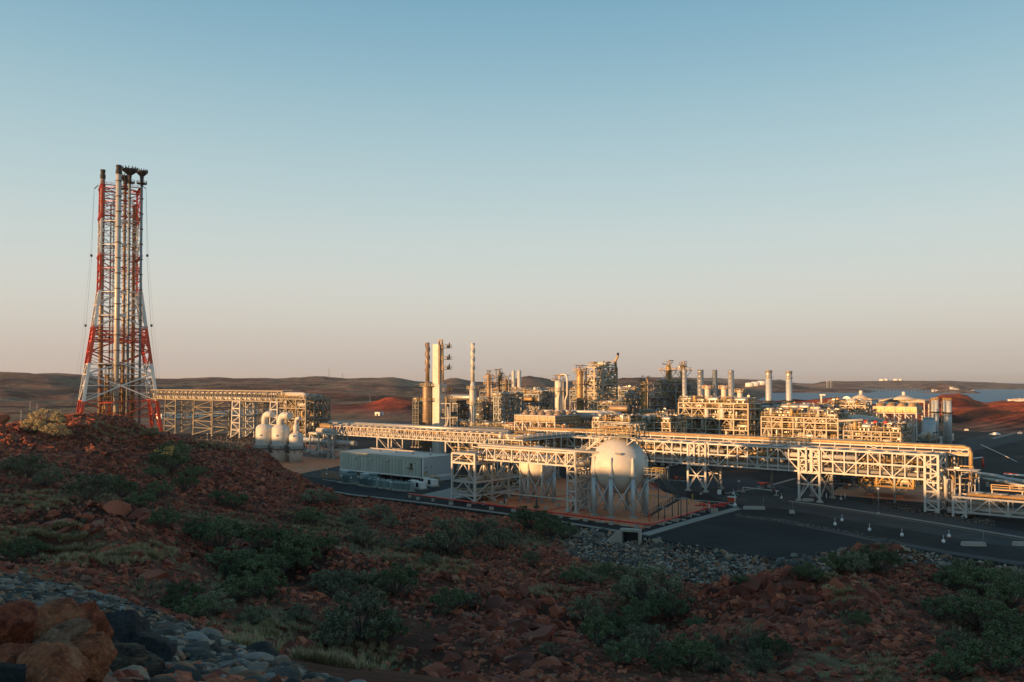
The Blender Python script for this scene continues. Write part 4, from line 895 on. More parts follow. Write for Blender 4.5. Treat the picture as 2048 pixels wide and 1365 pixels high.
for z in (54, 92, 113, 129):
    b = MB(); h = hd(z)*.72
    b.box(-h-.5,-h-.5,z,h+.5,-h+1.2,z+.15); b.box(-h-.5,h-1.2,z,h+.5,h+.5,z+.15); b.box(-h-.5,-h,z,-h+1.2,h,z+.15); b.box(h-1.2,-h,z,h+.5,h,z+.15)
    b.build('platform', 'paint_red', ft); MB().rail([(-h-.5,-h-.5,z),(h+.5,-h-.5,z),(h+.5,h+.5,z),(-h-.5,h+.5,z),(-h-.5,-h-.5,z)], 1.2, 2.4, .12).build('handrail', 'paint_red', ft)
def wl(px, dd=0):   # px offset from tower centre -> local coordinates (dd metres toward the camera)
    w = Vector(((px-CX)/F*(440-dd)-FP.x, -dd, 0)); return w.x*math.cos(-R(30.5))-w.y*math.sin(-R(30.5)), w.x*math.sin(-R(30.5))+w.y*math.cos(-R(30.5))
RIS = [(201,4,1.15,Zat(357,436),'clad_brown'),(233,14,1.3,Zat(348,426),'pipe_white'),(246,4,.8,Zat(368,436),'clad_brown'),(255,9,.68,Zat(356,431),'steel_grey'),(279.5,8,.60,Zat(358,432),'steel_grey'),(218,-4,.35,122,'pipe_dark'),(264,-3,.7,121,'pipe_dark'),(224,2,.3,126,'steel_grey'),(268,3,.3,120,'pipe_dark')]
for px, dd, r, top, m in RIS:
    x, y = wl(px, dd); MB().tube([(x,y,0),(x,y,top)], r, 14).build('riser', m, ft)
    c = MB(); [c.ring((x,y), r, r+.35, z, .5, 12) for z in range(10, int(top), 8)]; c.build('clamp', 'pipe_dark', ft, kind='stuff')
for px, dd, r, z0, z1 in ((201,4,1.15,Zat(358,436),Zat(340,436)),(233,14,1.3,Zat(349,426),Zat(331,426))):
    x, y = wl(px, dd); MB().lathe([(r,z0),(r*1.2,z0+.3),(r*1.2,z0+2),(r,z0+2.4),(r*.95,z1-1.2),(r*1.1,z1-1),(r*1.1,z1)], (x,y,0), 14).build('flare_tip', 'soot', ft)
for px, dd, z0, rr_, hh in ((255,9,Zat(359,431),3.7,Zat(335,431)-Zat(359,431)),(279.5,8,Zat(361,432),2.7,Zat(340,432)-Zat(361,432)),(246,4,Zat(372,436),2.7,6)):
    x, y = wl(px, dd); c = MB()
    c.tube([(x,y,z0-4),(x,y,z0+hh*.45)], [.55,1.1], 10)
    for k in range(14):
        a = k*2*math.pi/14; c.tube([(x,y,z0+hh*.25),(x+rr_*math.cos(a),y+rr_*math.sin(a),z0+hh*.72),(x+rr_*1.03*math.cos(a),y+rr_*1.03*math.sin(a),z0+hh)], .22, 5)
        for q in (.35,.65,.85): c.tube([(x+rr_*q*math.cos(a),y+rr_*q*math.sin(a),z0+hh*(.25+.47*q)),(x+rr_*q*math.cos(a),y+rr_*q*math.sin(a),z0+hh*(.86+.08*random.random()))], .2, 5)
    c.ring((x,y), rr_-.25, rr_+.25, z0+hh*.72, .5, 14); c.ring((x,y), rr_*.5, rr_*.6, z0+hh*.6, .4, 14); c.build('burner_crown', 'soot', ft)
    d = MB().ring((x,y), 1, 2.6, z0-2, .3, 12); d.ringrail((x,y), 2.5, z0-2, 10, 1.4, .14); d.build('tip_platform', 'soot', ft)
for px, dd in ((226,12),(249,6),(222,-2)):
    x, y = wl(px, dd); MB().ladder(x, y, 2, 128, .8).build('ladder', 'steel_grey', ft)
for k, sgn in ((0,-1),(1,1)):     # davit arms and hanging cables
    w = Vector(wl(236+sgn*52, 6)); MB().beam((*wl(236+sgn*44,6),130), (*w,128), .35).build('davit_arm', 'soot', ft)
    c = MB(); c.tube([(*w,128),(*wl(236+sgn*56,6),90),(*wl(236+sgn*66,6),52),(*wl(236+sgn*88,6),4)], .055, 4)
    c.tube([(*w,128),(*wl(236+sgn*59,8),90),(*wl(236+sgn*72,8),50),(*wl(236+sgn*96,8),4)], .03, 4); c.build('cable', 'steel_dark', ft)
    for z, q in ((92,56),(55,66)): MB().box(-.5,-.5,0,.5,.5,1.2).build('pulley', 'soot', ft).location = (*wl(236+sgn*q,6), z)
acc = {}; clut(ft, (-9,-9,0,9,9,16), 60, 3, 2.0, ('paint_red','pipe_gold','pipe_dark'), acc=acc, vessels=False); clut(ft, (-8,-8,16,8,8,36), 50, 4, 2.0, ('pipe_gold','pipe_dark','steel_dark'), acc=acc, vessels=False); flush(ft, acc)
# ------------------------------------------------------------------ bridge from the flare tower
P0 = at(318, HZ, 428); P0.z = 0; P0 = P0-U*12; Lf = along(P0, U, 566)
truss_bridge('flare_pipe_bridge', 'long white lattice pipe bridge leading from the flare tower', P0, Lf, 5.5, 17.2, 21.8, 30, 'steel_tan', None, 'N', 3, [(1.5,18.2,.9,'pipe_white',0,1),(4,18.2,.7,'pipe_silver',0,1),(2.7,20.6,.5,'pipe_white',0,1)], True, .5)
for i, (px, w, lab) in enumerate(((334,10,'first'),(392,16,'second'),(468,6,'third'),(544,5,'fourth'))):
    t = along(P0, U, px); Q = P0 + U*t
    trestle('bridge_trestle', f'tall white braced trestle under the flare bridge, {lab} from the flare tower', Q - V*.5, w, 9 if i < 2 else 7, 17.0, 5, 'steel_tan' if i in (0,1) else 'steel_white', .55, .4, True, 0, 'trestles under the flare bridge')
# ladder frame behind trestles
t = along(P0, U, 430); Q = P0 + U*t + V*8; trestle('bridge_trestle', 'dark braced trestle set back behind the flare bridge', Q, 12, 6, 16, 5, 'steel_tan', .5, .2, True, 0, 'trestles under the flare bridge')
t = along(P0, U, 505); Q = P0 + U*t + V*6; module('scaffold_tower', 'dark narrow stair tower behind the flare bridge', 'stair tower', Q, 4, 4, [4,8,12,16], 1, 1, 'steel_dark', 5, False, .4, 4, 1, ('pipe_gold',))
# ------------------------------------------------------------------ module at the end of the flare bridge
P, La, Lb = spans(612, 352, 556, 660)
pm_ = module('process_module', 'tall open steel process module behind the three dome topped drums', 'process module', P, La, Lb, [5.5,10,14.5,18.5], 3, 3, 'steel_tan', 21, True, .55, 13, 1.1, topclut=6)
MB().tube([(-La,1.5,20.5),(-4,1.5,20.5),(-2.5,1.5,20.2),(-1.5,1.5,19)], 1.0, 12).build('pipe', 'pipe_white', pm_)
MB().tube([(-La-14,1.5,20.5),(-La,1.5,20.5)], .7, 12).build('pipe', 'pipe_white', pm_)
hx = thing('heat_exchanger', 'gold lit horizontal exchanger with red end flange beside the tall module', 'heat exchanger', at(660, 853, 330)+Vector((0,0,-1)), TH)
MB().capsule((-5,0,1),(4,0,1), 1.2, 14).build('shell', 'pipe_gold', hx); MB().lathe([(1.5,0),(1.5,.5)], (4.4,0,1), 14, 'x').build('end_flange', 'paint_red', hx)
b = MB(); [b.box(x-.2,-1,-5.8,x+.2,1,0) for x in (-3,2.5)]; b.build('saddle', 'concrete', hx)
# ------------------------------------------------------------------ three drums with swan necks
def drum(px, D, r, ztop, zneck, neck, label, elbow_dx):
    P = at(px, HZ, D); P.z = 0; d = thing('knockout_drum', label, 'drum', P, TH)
    MB().lathe([(r*.98,0),(r*.98,3.6),(r,3.7),(r,ztop-r*.55),(r*.93,ztop-r*.32),(r*.75,ztop-r*.13),(r*.45,ztop-.02),(neck,ztop+.1)], n=32).build('shell', 'vessel', d)
    e = elbow_dx; pts = [(0,0,ztop-.2),(0,0,zneck-1.6)] + [(e*(1-math.cos(a)),0,zneck-1.6+1.6*math.sin(a)) for a in (math.pi/8,math.pi/4,3*math.pi/8,math.pi/2)] + [(e*2.6,0,zneck)]
    MB().tube(pts, neck, 16).build('swan_neck', 'vessel', d)
    for z in (4.2,):
        b = MB().ring((0,0), r, r+1.1, z, .18, 24); b.build('platform', 'steel_dark', d); MB().ringrail((0,0), r+1.05, z, 20, 1.1, .08).build('handrail', 'steel_dark', d)
        q = MB(); [q.beam((r*math.cos(a),r*math.sin(a),z-1.2),((r+1)*math.cos(a),(r+1)*math.sin(a),z),.12) for a in np.linspace(0,6.28,9)]; q.build('bracket', 'steel_dark', d)
    s = MB().box(-r-2.6,-1.5,6.2,-r+.4,1.5,6.36); s.build('platform', 'steel_dark', d); MB().rail([(-r-2.6,-1.5,6.3),(-r+.2,-1.5,6.3),(-r+.2,1.5,6.3),(-r-2.6,1.5,6.3),(-r-2.6,-1.5,6.3)], 1.1, 1.2, .08).build('handrail', 'steel_dark', d)
    MB().ladder(-r-.6, -1.2, .2, 6.3, .6).build('ladder', 'steel_grey', d)
    n = MB(); [n.tube([(r*.9*math.cos(a),r*.9*math.sin(a),z),((r+.45)*math.cos(a),(r+.45)*math.sin(a),z)], .28, 8) for a, z in ((-1.1,8.6),(-.4,9.8),(-1.8,5.2),(-2.2,2.4),(-.6,5.4))]; n.build('nozzle', 'vessel', d)
    for k in range(6): MB().box(-r-2.2+k*.5,-1.2,6.5,-r-1.9+k*.5,-.9,6.5+.3+.4*((k*7) % 3)/3).build('valve', 'pipe_silver', d)
    return d
drum(530, 272, 2.85, 12.1, 15.3, 1.05, 'leftmost of three white drums, broad with swan neck pipe', 1.7)
drum(562, 270, 2.85, 12.0, 15.0, 1.15, 'middle of three white drums, broad with thick swan neck', 1.9)
d3 = drum(593, 268, 2.25, 9.5, 14.2, .55, 'rightmost and smallest of three white drums, with stepped neck', .8)
MB().lathe([(.95,9.3),(.95,11.6),(.55,12.4)], n=18).build('neck_drum', 'vessel', d3)
skid = thing('pump_skid', 'low blue grey pump skid on the ground right of the three drums', 'pump skid', G(640,915), TH)
MB().box(-9,-2,0,6,3,.35).build('base_frame', 'steel_grey', skid); acc = clut(skid, (-8.5,-1.6,.35,5.6,2.6,2.4), 50, 9, .9, ('clad_blue','pipe_silver')); flush(skid, acc); MB().rail([(-9,-2,.3),(6,-2,.3),(6,3,.3)], 1.1, 1.6).build('handrail', 'steel_grey', skid)
lp = thing('low_pipe', 'thick grey pipe running low behind the pump skid', 'pipe', at(650,882,285)*1, TH); lp.location.z = 0; MB().tube([(-14,0,5.5),(16,0,5.5)], .9, 12).build('pipe_run', 'clad_blue', lp); b = MB(); [b.box(x-.2,-.5,0,x+.2,.5,4.7) for x in (-12,-4,4,12)]; b.build('support', 'concrete', lp)
# ------------------------------------------------------------------ left pipe bridge
PL = Vector((-61.5,280,0)); LL = 75.5
lb = truss_bridge('pipe_bridge', 'long white lattice pipe bridge passing behind the grey switch building', PL, LL, 6, 8.3, 11.1, 44, 'steel_white', None, 'N', 5,
   [(1.3,9.0,.55,'pipe_white',-.02,1),(3.0,9.0,.7,'pipe_silver',0,1.04),(4.7,9.0,.5,'pipe_white',0,1.06),(.8,10.1,.42,'pipe_white',.24,.42),(1.0,10.0,.42,'pipe_white',.70,.92),(4,10.2,.4,'pipe_gold',0,1)], True, .3)
MB().tube([(-4,3,11.9),(LL,3,11.9)], .62, 14).build('pipe', 'pipe_silver', lb); MB().tube([(-1,4.7,11.7),(LL+8,4.7,11.7)], .45, 12).build('pipe', 'pipe_gold', lb)
b = MB(); [b.lathe([(1.25,0),(1.45,.12),(1.25,.3)], (1.5+i*LL/26, 1.6, 11.35), 12) for i in range(26)]; b.build('expansion_pad', 'pipe_silver', lb, kind='stuff')
LT = [(-1.0,'first, at its left end'),(23.5,'second, behind the switch building roof'),(53.5,'third, behind the far corner of the switch building')]
for x, l in LT: trestle('bridge_trestle', f'white trestle of the left pipe bridge, {l}', PL+U*x-V*.1, 2.6 if x < 0 else 5.2, 6.2, 8.2, 3 if x < 0 else 2, 'steel_white', .38, 0, True, 0, 'trestles of the bridge behind the switch building')
trestle('bridge_trestle', 'white two bay trestle just left of the left pipe bridge end', PL-U*11, 4.8, 6, 8.0, 2, 'steel_white', .4)
plt = thing('pipe_platform', 'white deck with short lagged pipe at the left end of the pipe bridge', 'platform', PL-U*11.5, TH); MB().box(0,-.3,8.1,13,6.3,8.5).build('deck', 'steel_white', plt); MB().tube([(2,2,9.3),(11,2,9.3)], .75, 14).build('pipe', 'pipe_white', plt); MB().tube([(3,4,9.3),(11,4,9.3)], .5, 12).build('pipe', 'pipe_gold', plt)
# ------------------------------------------------------------------ switch building on stilts
P, La, Lb = spans(846, 213, 681, 906)
sb = thing('switch_building', 'long grey green panelled switch building raised on stilts', 'building', P, TH)
ZB, ZT = 1.3, 6.45; MB().box(-La+.05,.05,ZB+.03,-.05,Lb-.05,ZT-.1).build('core', 'wall_panel', sb)
nP = 26
for i in range(nP): x0 = -La+La*i/nP; MB().box(x0+.06,-.08,ZB+.25,x0+La/nP-.06,.06,ZT-1.0).build('wall_panel', 'wall_panel', sb)
for i in range(8): x0 = -La+La*i/8; MB().box(x0+.02,-.09,ZT-.93,x0+La/8-.02,.06,ZT-.12).build('wall_panel', 'wall_panel', sb)
for i in range(10): y0 = Lb*i/10; MB().box(-.06,y0+.02,ZB+.25,.06,y0+Lb/10-.02,ZT-.12).build('wall_panel', 'clad_blue', sb)
MB().box(-La-.12,-.12,ZT-.10,.12,Lb+.12,ZT).build('roof', 'roof_sheet', sb)
b = MB(); b.box(-La-.14,Lb-.1,ZT,.14,Lb+.14,ZT+.28); b.box(-La-.14,-.14,ZT,-La+.04,Lb,ZT+.1); b.build('parapet', 'concrete', sb)
MB().box(-La-.1,-.1,ZB-.15,.1,Lb+.1,ZB+.22).build('floor_beam', 'paint_white', sb)
for i in range(9):
    for y in (.6, Lb-.6): MB().box(-La+.5+(La-1)*i/8-.2,y-.2,-.1,-La+.5+(La-1)*i/8+.2,y+.2,ZB-.15).build('stilt', 'steel_dark', sb)
for i in range(3): MB().lathe([(.12,0),(.32,.18),(.34,.4),(.1,.5)], (-La*(.80-i*.20),-.35,ZT-1.7), 10).build('wall_lamp', 'paint_white', sb)
MB().box(-4.6,-.13,3.55,-3.7,-.03,4.75).build('hatch', 'black', sb); MB().box(-5.2,-.9,3.4,-3.4,-.1,3.5).build('hatch_step', 'steel_dark', sb); b = MB().rail([(-5.2,-.9,3.45),(-3.4,-.9,3.45)],.9,.9,.05); b.build('handrail', 'rail', sb)
MB().box(-9.6,-.12,4.0,-9.2,-.03,4.15).build('notice_plate', 'yellow_paint', sb); MB().box(-3.0,-.12,4.7,-2.5,-.03,4.85).build('notice_plate', 'black', sb)
for y in (0.8, 3.0): MB().box(.03,y,3.7,.13,y+.35,3.95).build('notice_plate', 'black', sb)
b = MB().tube([(-.3,-.25,ZT-.15),(-.3,-.25,.1)], .09, 8); b.build('downpipe', 'steel_dark', sb); MB().box(-.05,-.2,1.2,.25,.0,ZT-.1).build('corner_trim', 'paint_white', sb)
for i in range(4): MB().tube([(-La*(.72-.2*i),Lb*.6,ZT),(-La*(.72-.2*i),Lb*.6,ZT+.25)], .25, 10).build('roof_vent', 'steel_dark', sb)
MB().tube([(-7.5,Lb-.8,ZT),(-7.5,Lb-.8,ZT+1.4)], .12, 6).build('mast', 'paint_white', sb)
st = MB(); st.box(.1,.6,1.15,1.6,3.0,1.3)
for i in range(7): st.box(1.6+i*.35,.8,1.1-i*.17,1.95+i*.35,2.4,1.16-i*.17)
st.build('stair', 'steel_grey', sb); MB().rail([(.15,.6,1.3),(1.6,.6,1.3),(4.0,.8,.15)],1.0,.7,.06).rail([(1.6,2.4,1.3),(4.0,2.4,.15)],1.0,.7,.06).build('stair_rail', 'yellow_paint', sb)
MB().box(.07,1.0,1.35,.14,2.0,3.4).build('door', 'clad_blue', sb); MB().box(.14,1.1,2.3,.17,1.5,2.9).build('sign', 'blue_paint', sb); MB().box(.14,.45,2.2,.2,.85,2.9).build('sign', 'yellow_paint', sb)
b = MB().box(.1,Lb*.45,.1,1.2,Lb-.5,1.1); b.build('cable_duct', 'clad_blue', sb)
# transformers and cubicles along its front
def transformer(px, py, lab, s=1.0):
    t = thing('transformer', lab, 'transformer', G(px,py), TH, None)
    MB().box(-1.6*s,-1.2*s,.3,1.3*s,1.2*s,2.3*s).build('tank', 'transformer', t); b = MB(); [b.box(-1.5*s+k*.36*s,-1.7*s,.5,-1.36*s+k*.36*s,-1.2*s,2.0*s) for k in range(8)]; b.build('radiator', 'transformer', t)
    MB().box(-3.4*s,-.9*s,1.6*s,-1.3*s,1.2*s,2.9*s).build('cable_box', 'transformer_light', t); MB().box(-3.0*s,-.2*s,.3,-1.9*s,.6*s,1.6*s).build('cabinet', 'steel_dark', t); MB().box(-3.2*s,-1.6*s,0,1.6*s,1.3*s,.3).build('plinth', 'concrete', t)
    b = MB().capsule((-1.0*s,.6*s,2.7*s),(1.0*s,.6*s,2.7*s), .32*s, 10); b.build('conservator', 'transformer', t)
transformer(702, 967, 'left of two dark green transformers in front of the switch building', 1.05); transformer(744, 973, 'right of two dark green transformers in front of the switch building', 1.05)
ord_ = ['first','second','third','fourth','fifth','sixth','seventh']
for i, (px, py) in enumerate([(752,975),(766,977),(780,979),(793,981),(802,982),(813,983),(820,983)]):
    t = thing('electrical_cubicle', f'pale green cubicle before the switch building, {ord_[i]} from the transformers', 'cubicle', G(px,py), TH, 'cubicles before the switch building')
    MB().box(-.75,-.6,.3,.65,.6,2.0).build('cabinet', 'transformer_light', t); b = MB(); [b.box(-.7+k*.28,-.66,.5,-.6+k*.28,-.6,1.8) for k in range(5)]; b.build('fin', 'transformer', t)
    MB().box(-.9,-.8,0,.8,.8,.3).build('plinth', 'concrete', t); b = MB(); [b.tube([(x,0,2.0),(x,0,2.4)], .09, 6) for x in (-.5,0,.45)]; b.build('bushing', 'transformer_light', t)
for i, (px, py, l) in enumerate([(828,975,'left rear of four'),(842,979,'front one of four'),(852,970,'rear right of four'),(866,973,'right one of four')]):
    t = thing('cooling_unit', f'white box cooling unit with dark fan, {l} by the stair', 'cooling unit', G(px,py), TH, 'cooling units by the stair')
    MB().box(-1.1,-.8,.3,1.0,.8,1.75).build('casing', 'paint_white', t); MB().box(-1.0,-.86,.5,-.1,-.8,1.6).build('fan_grille', 'black', t); MB().lathe([(.36,0),(.36,.08)], (-.55,-.94,1.05), 14, 'y').build('fan', 'black', t); MB().box(-1.4,-1.1,0,1.3,1.1,.3).build('plinth', 'concrete', t)
# fenced pen left of the transformers
pn = thing('fenced_pen', 'low grey panelled pen left of the dark transformers', 'enclosure', G(664,958), TH)
b = MB().box(-4.5,0,0,3,.1,1.8); b.box(2.9,0,0,3,4,1.8); b.build('panel_wall', 'clad_brown', pn); MB().rail([(-4.5,-.2,0),(3,-.2,0),(3,4,0)], 2.1, 1.2, .05).build('fence', 'steel_grey', pn)
# lamp bollards with round white heads in front of the switch building
k = 0
for i, (px, py) in enumerate([(598,948),(624,946),(654,945),(653,956),(683,961),(702,964),(716,962),(739,967),(757,967),(775,970),(781,974),(828,972)]):
    t = thing('lamp_post', 'short lamp post with round white head on the asphalt by the switch building', 'lamp post', G(px,py+8), TH, 'short lamps by the switch building')
    MB().tube([(0,0,0),(0,0,1.9)], .05, 6).build('post', 'steel_grey', t); MB().lathe([(.05,0),(.2,.08),(.24,.2),(.16,.34),(.03,.4)], (0,0,1.85), 10).build('lamp_head', 'paint_white', t)
# ------------------------------------------------------------------ spherical tanks
def sphere_tank(px, D, r, zc, nleg, label, legr, a0=0.0, knuckle=True):
    P = at(px, HZ, D); P.z = 0; t = thing('spherical_tank', label, 'tank', P, TH)
    n = 40; prof = [(r*math.sin(math.pi*i/n), zc-r*math.cos(math.pi*i/n)) for i in range(1, n)]
    MB().lathe(prof, n=64).build('shell', 'sphere_paint', t)
    pl = MB()
    for k in (0.32,.5,.68): a = math.pi*k; pl.ring((0,0), r*math.sin(a)-.02, r*math.sin(a)+.012, zc-r*math.cos(a), .03, 48)
    pl.build('weld_seam', 'sphere_paint', t)
    pts = []
    for k in range(nleg):
        a = a0+2*math.pi*k/nleg; x, y = (r-.05)*math.cos(a), (r-.05)*math.sin(a); pts.append((x,y))
        MB().tube([(x,y,.25),(x,y,zc-r*.36)], legr, 14).build('leg', 'clad_blue', t)
        c = MB().lathe([(legr*1.12,zc-r*.36),(legr*1.12,zc-r*.28),(legr*1.0,zc-r*.1),(legr*.5,zc+r*.30),(legr*.12,zc+r*.36)], (x,y,0), 14); c.build('leg_cap', 'sphere_paint', t)
        MB().lathe([(legr*2,0),(legr*2,.28)], (x,y,0), 10).build('footing', 'concrete', t)
    for k in range(nleg):
        p, q = pts[k], pts[(k+1) % nleg]; zt = zc-r*.36-.4
        MB().tube([(*p,.5),(*q,zt)], .13, 8).build('brace', 'clad_blue', t); MB().tube([(*q,.5),(*p,zt)], .13, 8).build('brace', 'clad_blue', t)
    MB().tube([(0,0,zc-r-.9),(0,0,zc-r+.1)], .3, 10).build('bottom_nozzle', 'sphere_paint', t)
    return t, P
S1, SP = sphere_tank(1238, 163, 5.5, 9.55, 8, 'large white spherical tank on eight legs above the red slab', .42, .25)
zt = 9.55+5.5
MB().box(-5.8,-2.4,zt+.15,5.0,2.8,zt+.3).build('top_platform', 'grating', S1)
MB().rail([(-5.8,-2.4,zt+.3),(5.0,-2.4,zt+.3),(5.0,2.8,zt+.3),(-5.8,2.8,zt+.3),(-5.8,-2.4,zt+.3)], 1.2, .9, .07).build('handrail', 'rail', S1)
b = MB(); [b.beam((x,y,zt-1.2),(x,y,zt+.2),.1) for x in (-3.3,-1,1,3) for y in (-2,2.4)]; [b.beam((sx*5.4,y,zt+.1),(sx*3.2,y,zt-1.3),.14) for sx in (-1,.92) for y in (-2,2.4)]; b.build('platform_post', 'steel_white', S1)
acc = clut(S1, (-5.4,-1.8,zt+.3,4.6,2.4,zt+2.9), 80, 31, .6, ('pipe_white','pipe_gold','pipe_silver'), vessels=False); flush(S1, acc)
MB().box(1.2,-2.6,zt+.3,3.9,-.9,zt+.75).build('equipment_cover', 'steel_dark', S1)
# curved stair over the right shoulder and the left walkway
sr = MB(); sl_ = MB(); prev = None
for i in range(22):
    a = R(8+i*4.1); rr_ = 5.5+.55; x = rr_*math.sin(a)*math.cos(.35); y = rr_*math.sin(a)*math.sin(.35); z = 9.55+rr_*math.cos(a)
    if prev: sl_.beam(prev, (x,y,z), .18); sr.beam((prev[0],prev[1],prev[2]+1), (x,y,z+1), .07); sr.beam(prev, (prev[0],prev[1],prev[2]+1), .05); sl_.box(min(prev[0],x),y-.4,z-.03,max(prev[0],x),y+.4,z+.03)
    prev = (x,y,z)
sl_.build('curved_stair', 'steel_dark', S1); sr.build('stair_rail', 'steel_dark', S1)
wl_ = MB(); wl_.beam((-3.5,0,zt+.1),(-9.5,-.2,11.0),.25); wl_.beam((-3.5,1,zt+.1),(-9.5,.8,11.0),.25); wl_.rail([(-3.5,0,zt+.2),(-9.5,-.2,11.1)],1.0,.8,.06); wl_.build('walkway', 'steel_white', S1)
# free stair tower to the right
st_ = thing('stair_tower', 'dark steel stair with landings on the right of the large sphere', 'stair tower', SP+U*5.7+V*0.4, TH)
MB().box(0,-1.1,8.2,3.6,1.1,8.35).build('landing', 'grating', st_); MB().rail([(0,-1.1,8.35),(3.6,-1.1,8.35),(3.6,1.1,8.35),(0,1.1,8.35)],1.1,.8,.06).build('handrail', 'rail', st_)
b = MB(); b.beam((.3,-1,6.6),(3.4,-1,8.2),.2); b.beam((.3,1,6.6),(3.4,1,8.2),.2); b.build('landing_brace', 'steel_white', st_)
def flight(x0,z0,x1,z1,y,m='steel_dark'):
    b = MB(); b.beam((x0,y,z0),(x1,y,z1),.12,.3); b.beam((x0,y+.9,z0),(x1,y+.9,z1),.12,.3); n = int(abs(z1-z0)/.3)
    for i in range(n): t = i/n; b.box(x0+(x1-x0)*t-.14,y,z0+(z1-z0)*t-.02,x0+(x1-x0)*t+.14,y+.9,z0+(z1-z0)*t+.02)
    b.build('flight', m, st_); MB().rail([(x0,y,z0),(x1,y,z1)],1.0,.6,.05).rail([(x0,y+.9,z0),(x1,y+.9,z1)],1.0,.6,.05).build('stair_rail', m, st_)
flight(3.4,8.2,7.2,4.2,-.9); flight(7.2,4.2,3.9,2.2,.3); flight(3.9,2.2,.8,.15,-.9)
b = MB(); b.box(6.4,-1.2,4.1,8.0,1.3,4.22); b.box(3.2,-1.2,2.1,4.4,1.3,2.2); b.build('landing', 'grating', st_)
for x, y, z in ((6.2,-1.1,4.4),(8,-1.1,4.1),(6.2,1.3,4.1),(8,1.3,4.1),(3.3,-1.1,8.2),(3.4,1.2,2.2),(4.6,-1.1,2.2)): MB().tube([(x,y,0),(x,y,z)], .09, 6).build('post', 'steel_dark', st_)
MB().rail([(6.4,1.3,4.2),(8,1.3,4.2),(8,-1.2,4.2),(6.4,-1.2,4.2)],1.1,.8,.05).build('handrail', 'steel_dark', st_)
S2, SP2 = sphere_tank(1075, 181, 3.95, 8.05, 8, 'smaller white spherical tank half hidden behind the near pipe bridge', .26, .1)
[c.data.materials.clear() or c.data.materials.append(M['paint_white']) for c in S2.children if c.name.startswith('shell')]
# ------------------------------------------------------------------ open frame at the left of the slab
P, La, Lb = spans(950, 177, 905, 1040)
nf = module('steel_structure', 'open white two bay steel frame at the left end of the red slab', 'steel frame', P, La, 17, [1.6,4.4,8.4,10.4], 1, 3, 'steel_white', 41, True, .42, 3, .8, topclut=3, tophigh=1.2, brace='V')
# near pipe bridge
PB = Vector(((958-1024)/F*179, 179, 0)); L2 = along(PB, U, 1150)
truss_bridge('pipe_bridge', 'short white lattice bridge in front of the smaller spherical tank', PB, L2, 4.6, 9.3, 11.85, 11, 'steel_white', None, 'N', 8,
   [(1,9.9,.35,'pipe_white',-.05,1.05),(2,9.9,.25,'pipe_silver',0,1.05),(3,10.0,.4,'pipe_white',0,1.05),(2.2,11.2,.22,'pipe_gold',0,1),(3.6,11.2,.2,'pipe_silver',0,1)], True, .34)
b = MB(); Q = PB
tb = thing('pipe', 'long lagged pipes lying on top of the near pipe bridge', 'pipe', PB, TH); [MB().tube([(-1,y,12.2),(L2+10,y,12.2)], r, 10).build('pipe_run', m, tb) for y, r, m in ((.9,.22,'pipe_white'),(2.0,.3,'pipe_silver'),(3.2,.22,'pipe_gold'))]
trestle('bridge_trestle', 'narrow white ladder trestle between the two spherical tanks', at(1135, HZ, 165.5)*Vector((1,1,0)) if False else Vector(((1135-1024)/F*165.5,165.5,0)), 2.0, 4.6, 12.0, 6, 'steel_white', .36)
trestle('bridge_trestle', 'grey narrow trestle just behind the ladder trestle between the spheres', Vector(((1150-1024)/F*172,172,0)), 2.0, 4.0, 12.0, 6, 'steel_grey', .3)
sg = PB+V*9
# rack running away behind
P = Vector(((1045-1024)/F*205,205,0)); rk = module('pipe_rack', 'blue grey two level pipe rack running away behind the smaller sphere', 'pipe rack', P, 6, 33, [8.4,11.4], 1, 10, 'steel_white', 51, True, .26, 9, .8, brace='none', topclut=0, foot=False)
b = MB(); [b.beam((x,y,0),(x,y,8.4),.35) for x in (0,-6) for y in (0,11,22,33)]; b.build('column', 'steel_grey', rk); MB().tube([(-3,-2,12),(-3,34,12)], .35, 10).build('pipe', 'pipe_white', rk); MB().tube([(-1,-2,12),(-1,34,12)], .25, 10).build('pipe', 'pipe_silver', rk)
P = Vector(((1075-1024)/F*212,212,0)); module('pipe_rack', 'warm lit tangle of pipework between the pipe bridges near the smaller sphere', 'pipe rack', P-U*2, 15, 12, [5,8.3,10.6], 4, 2, 'steel_white', 53, False, .3, 9, .8, brace='some', topclut=8, tophigh=1.2)
# ------------------------------------------------------------------ main pipe bridge
PE = Vector((83.5,165,0)); LM = 100.0; P0 = PE - U*LM
NP = 42
mb = truss_bridge('main_pipe_bridge', 'longest two tier white lattice pipe bridge crossing the plant right of the sphere', P0, LM, 7.0, 6.45, 11.35, NP, 'steel_white', 8.95, 'N', 9,
   [(.9,7.1,.42,'pipe_white',0,1.0),(1.9,7.15,.5,'pipe_silver',0,.99),(3.0,7.1,.36,'pipe_gold',0,1),(4.2,7.2,.5,'pipe_white',0,1),(5.5,7.1,.4,'pipe_gold',0,1),(.6,9.7,.42,'pipe_white',.40,.56),(.6,9.9,.55,'pipe_white',.70,.86),(1.9,9.6,.3,'pipe_gold',0,1),(3.2,9.7,.45,'pipe_silver',.05,1),(4.6,9.6,.35,'pipe_gold',0,1),(5.8,9.7,.3,'pipe_white',0,1)], True, .34)
acc = {}
for i in range(24): clut(mb, (LM*i/24,.4,6.7,LM*(i+1)/24,6.6,11.2), 16, 600+i, .5, ('pipe_gold','pipe_silver','pipe_white'), acc=acc, vessels=False)
flush(mb, acc)
b = MB(); [b.lathe([(1.05,0),(1.25,.12),(1.05,.28)], (LM*(i+.5)/30, 1.7, 11.5), 12) for i in range(30)]; b.build('expansion_pad', 'pipe_silver', mb, kind='stuff')
MB().box(0,.4,11.42,LM,6.6,11.47).build('tray_deck', 'grating', mb)
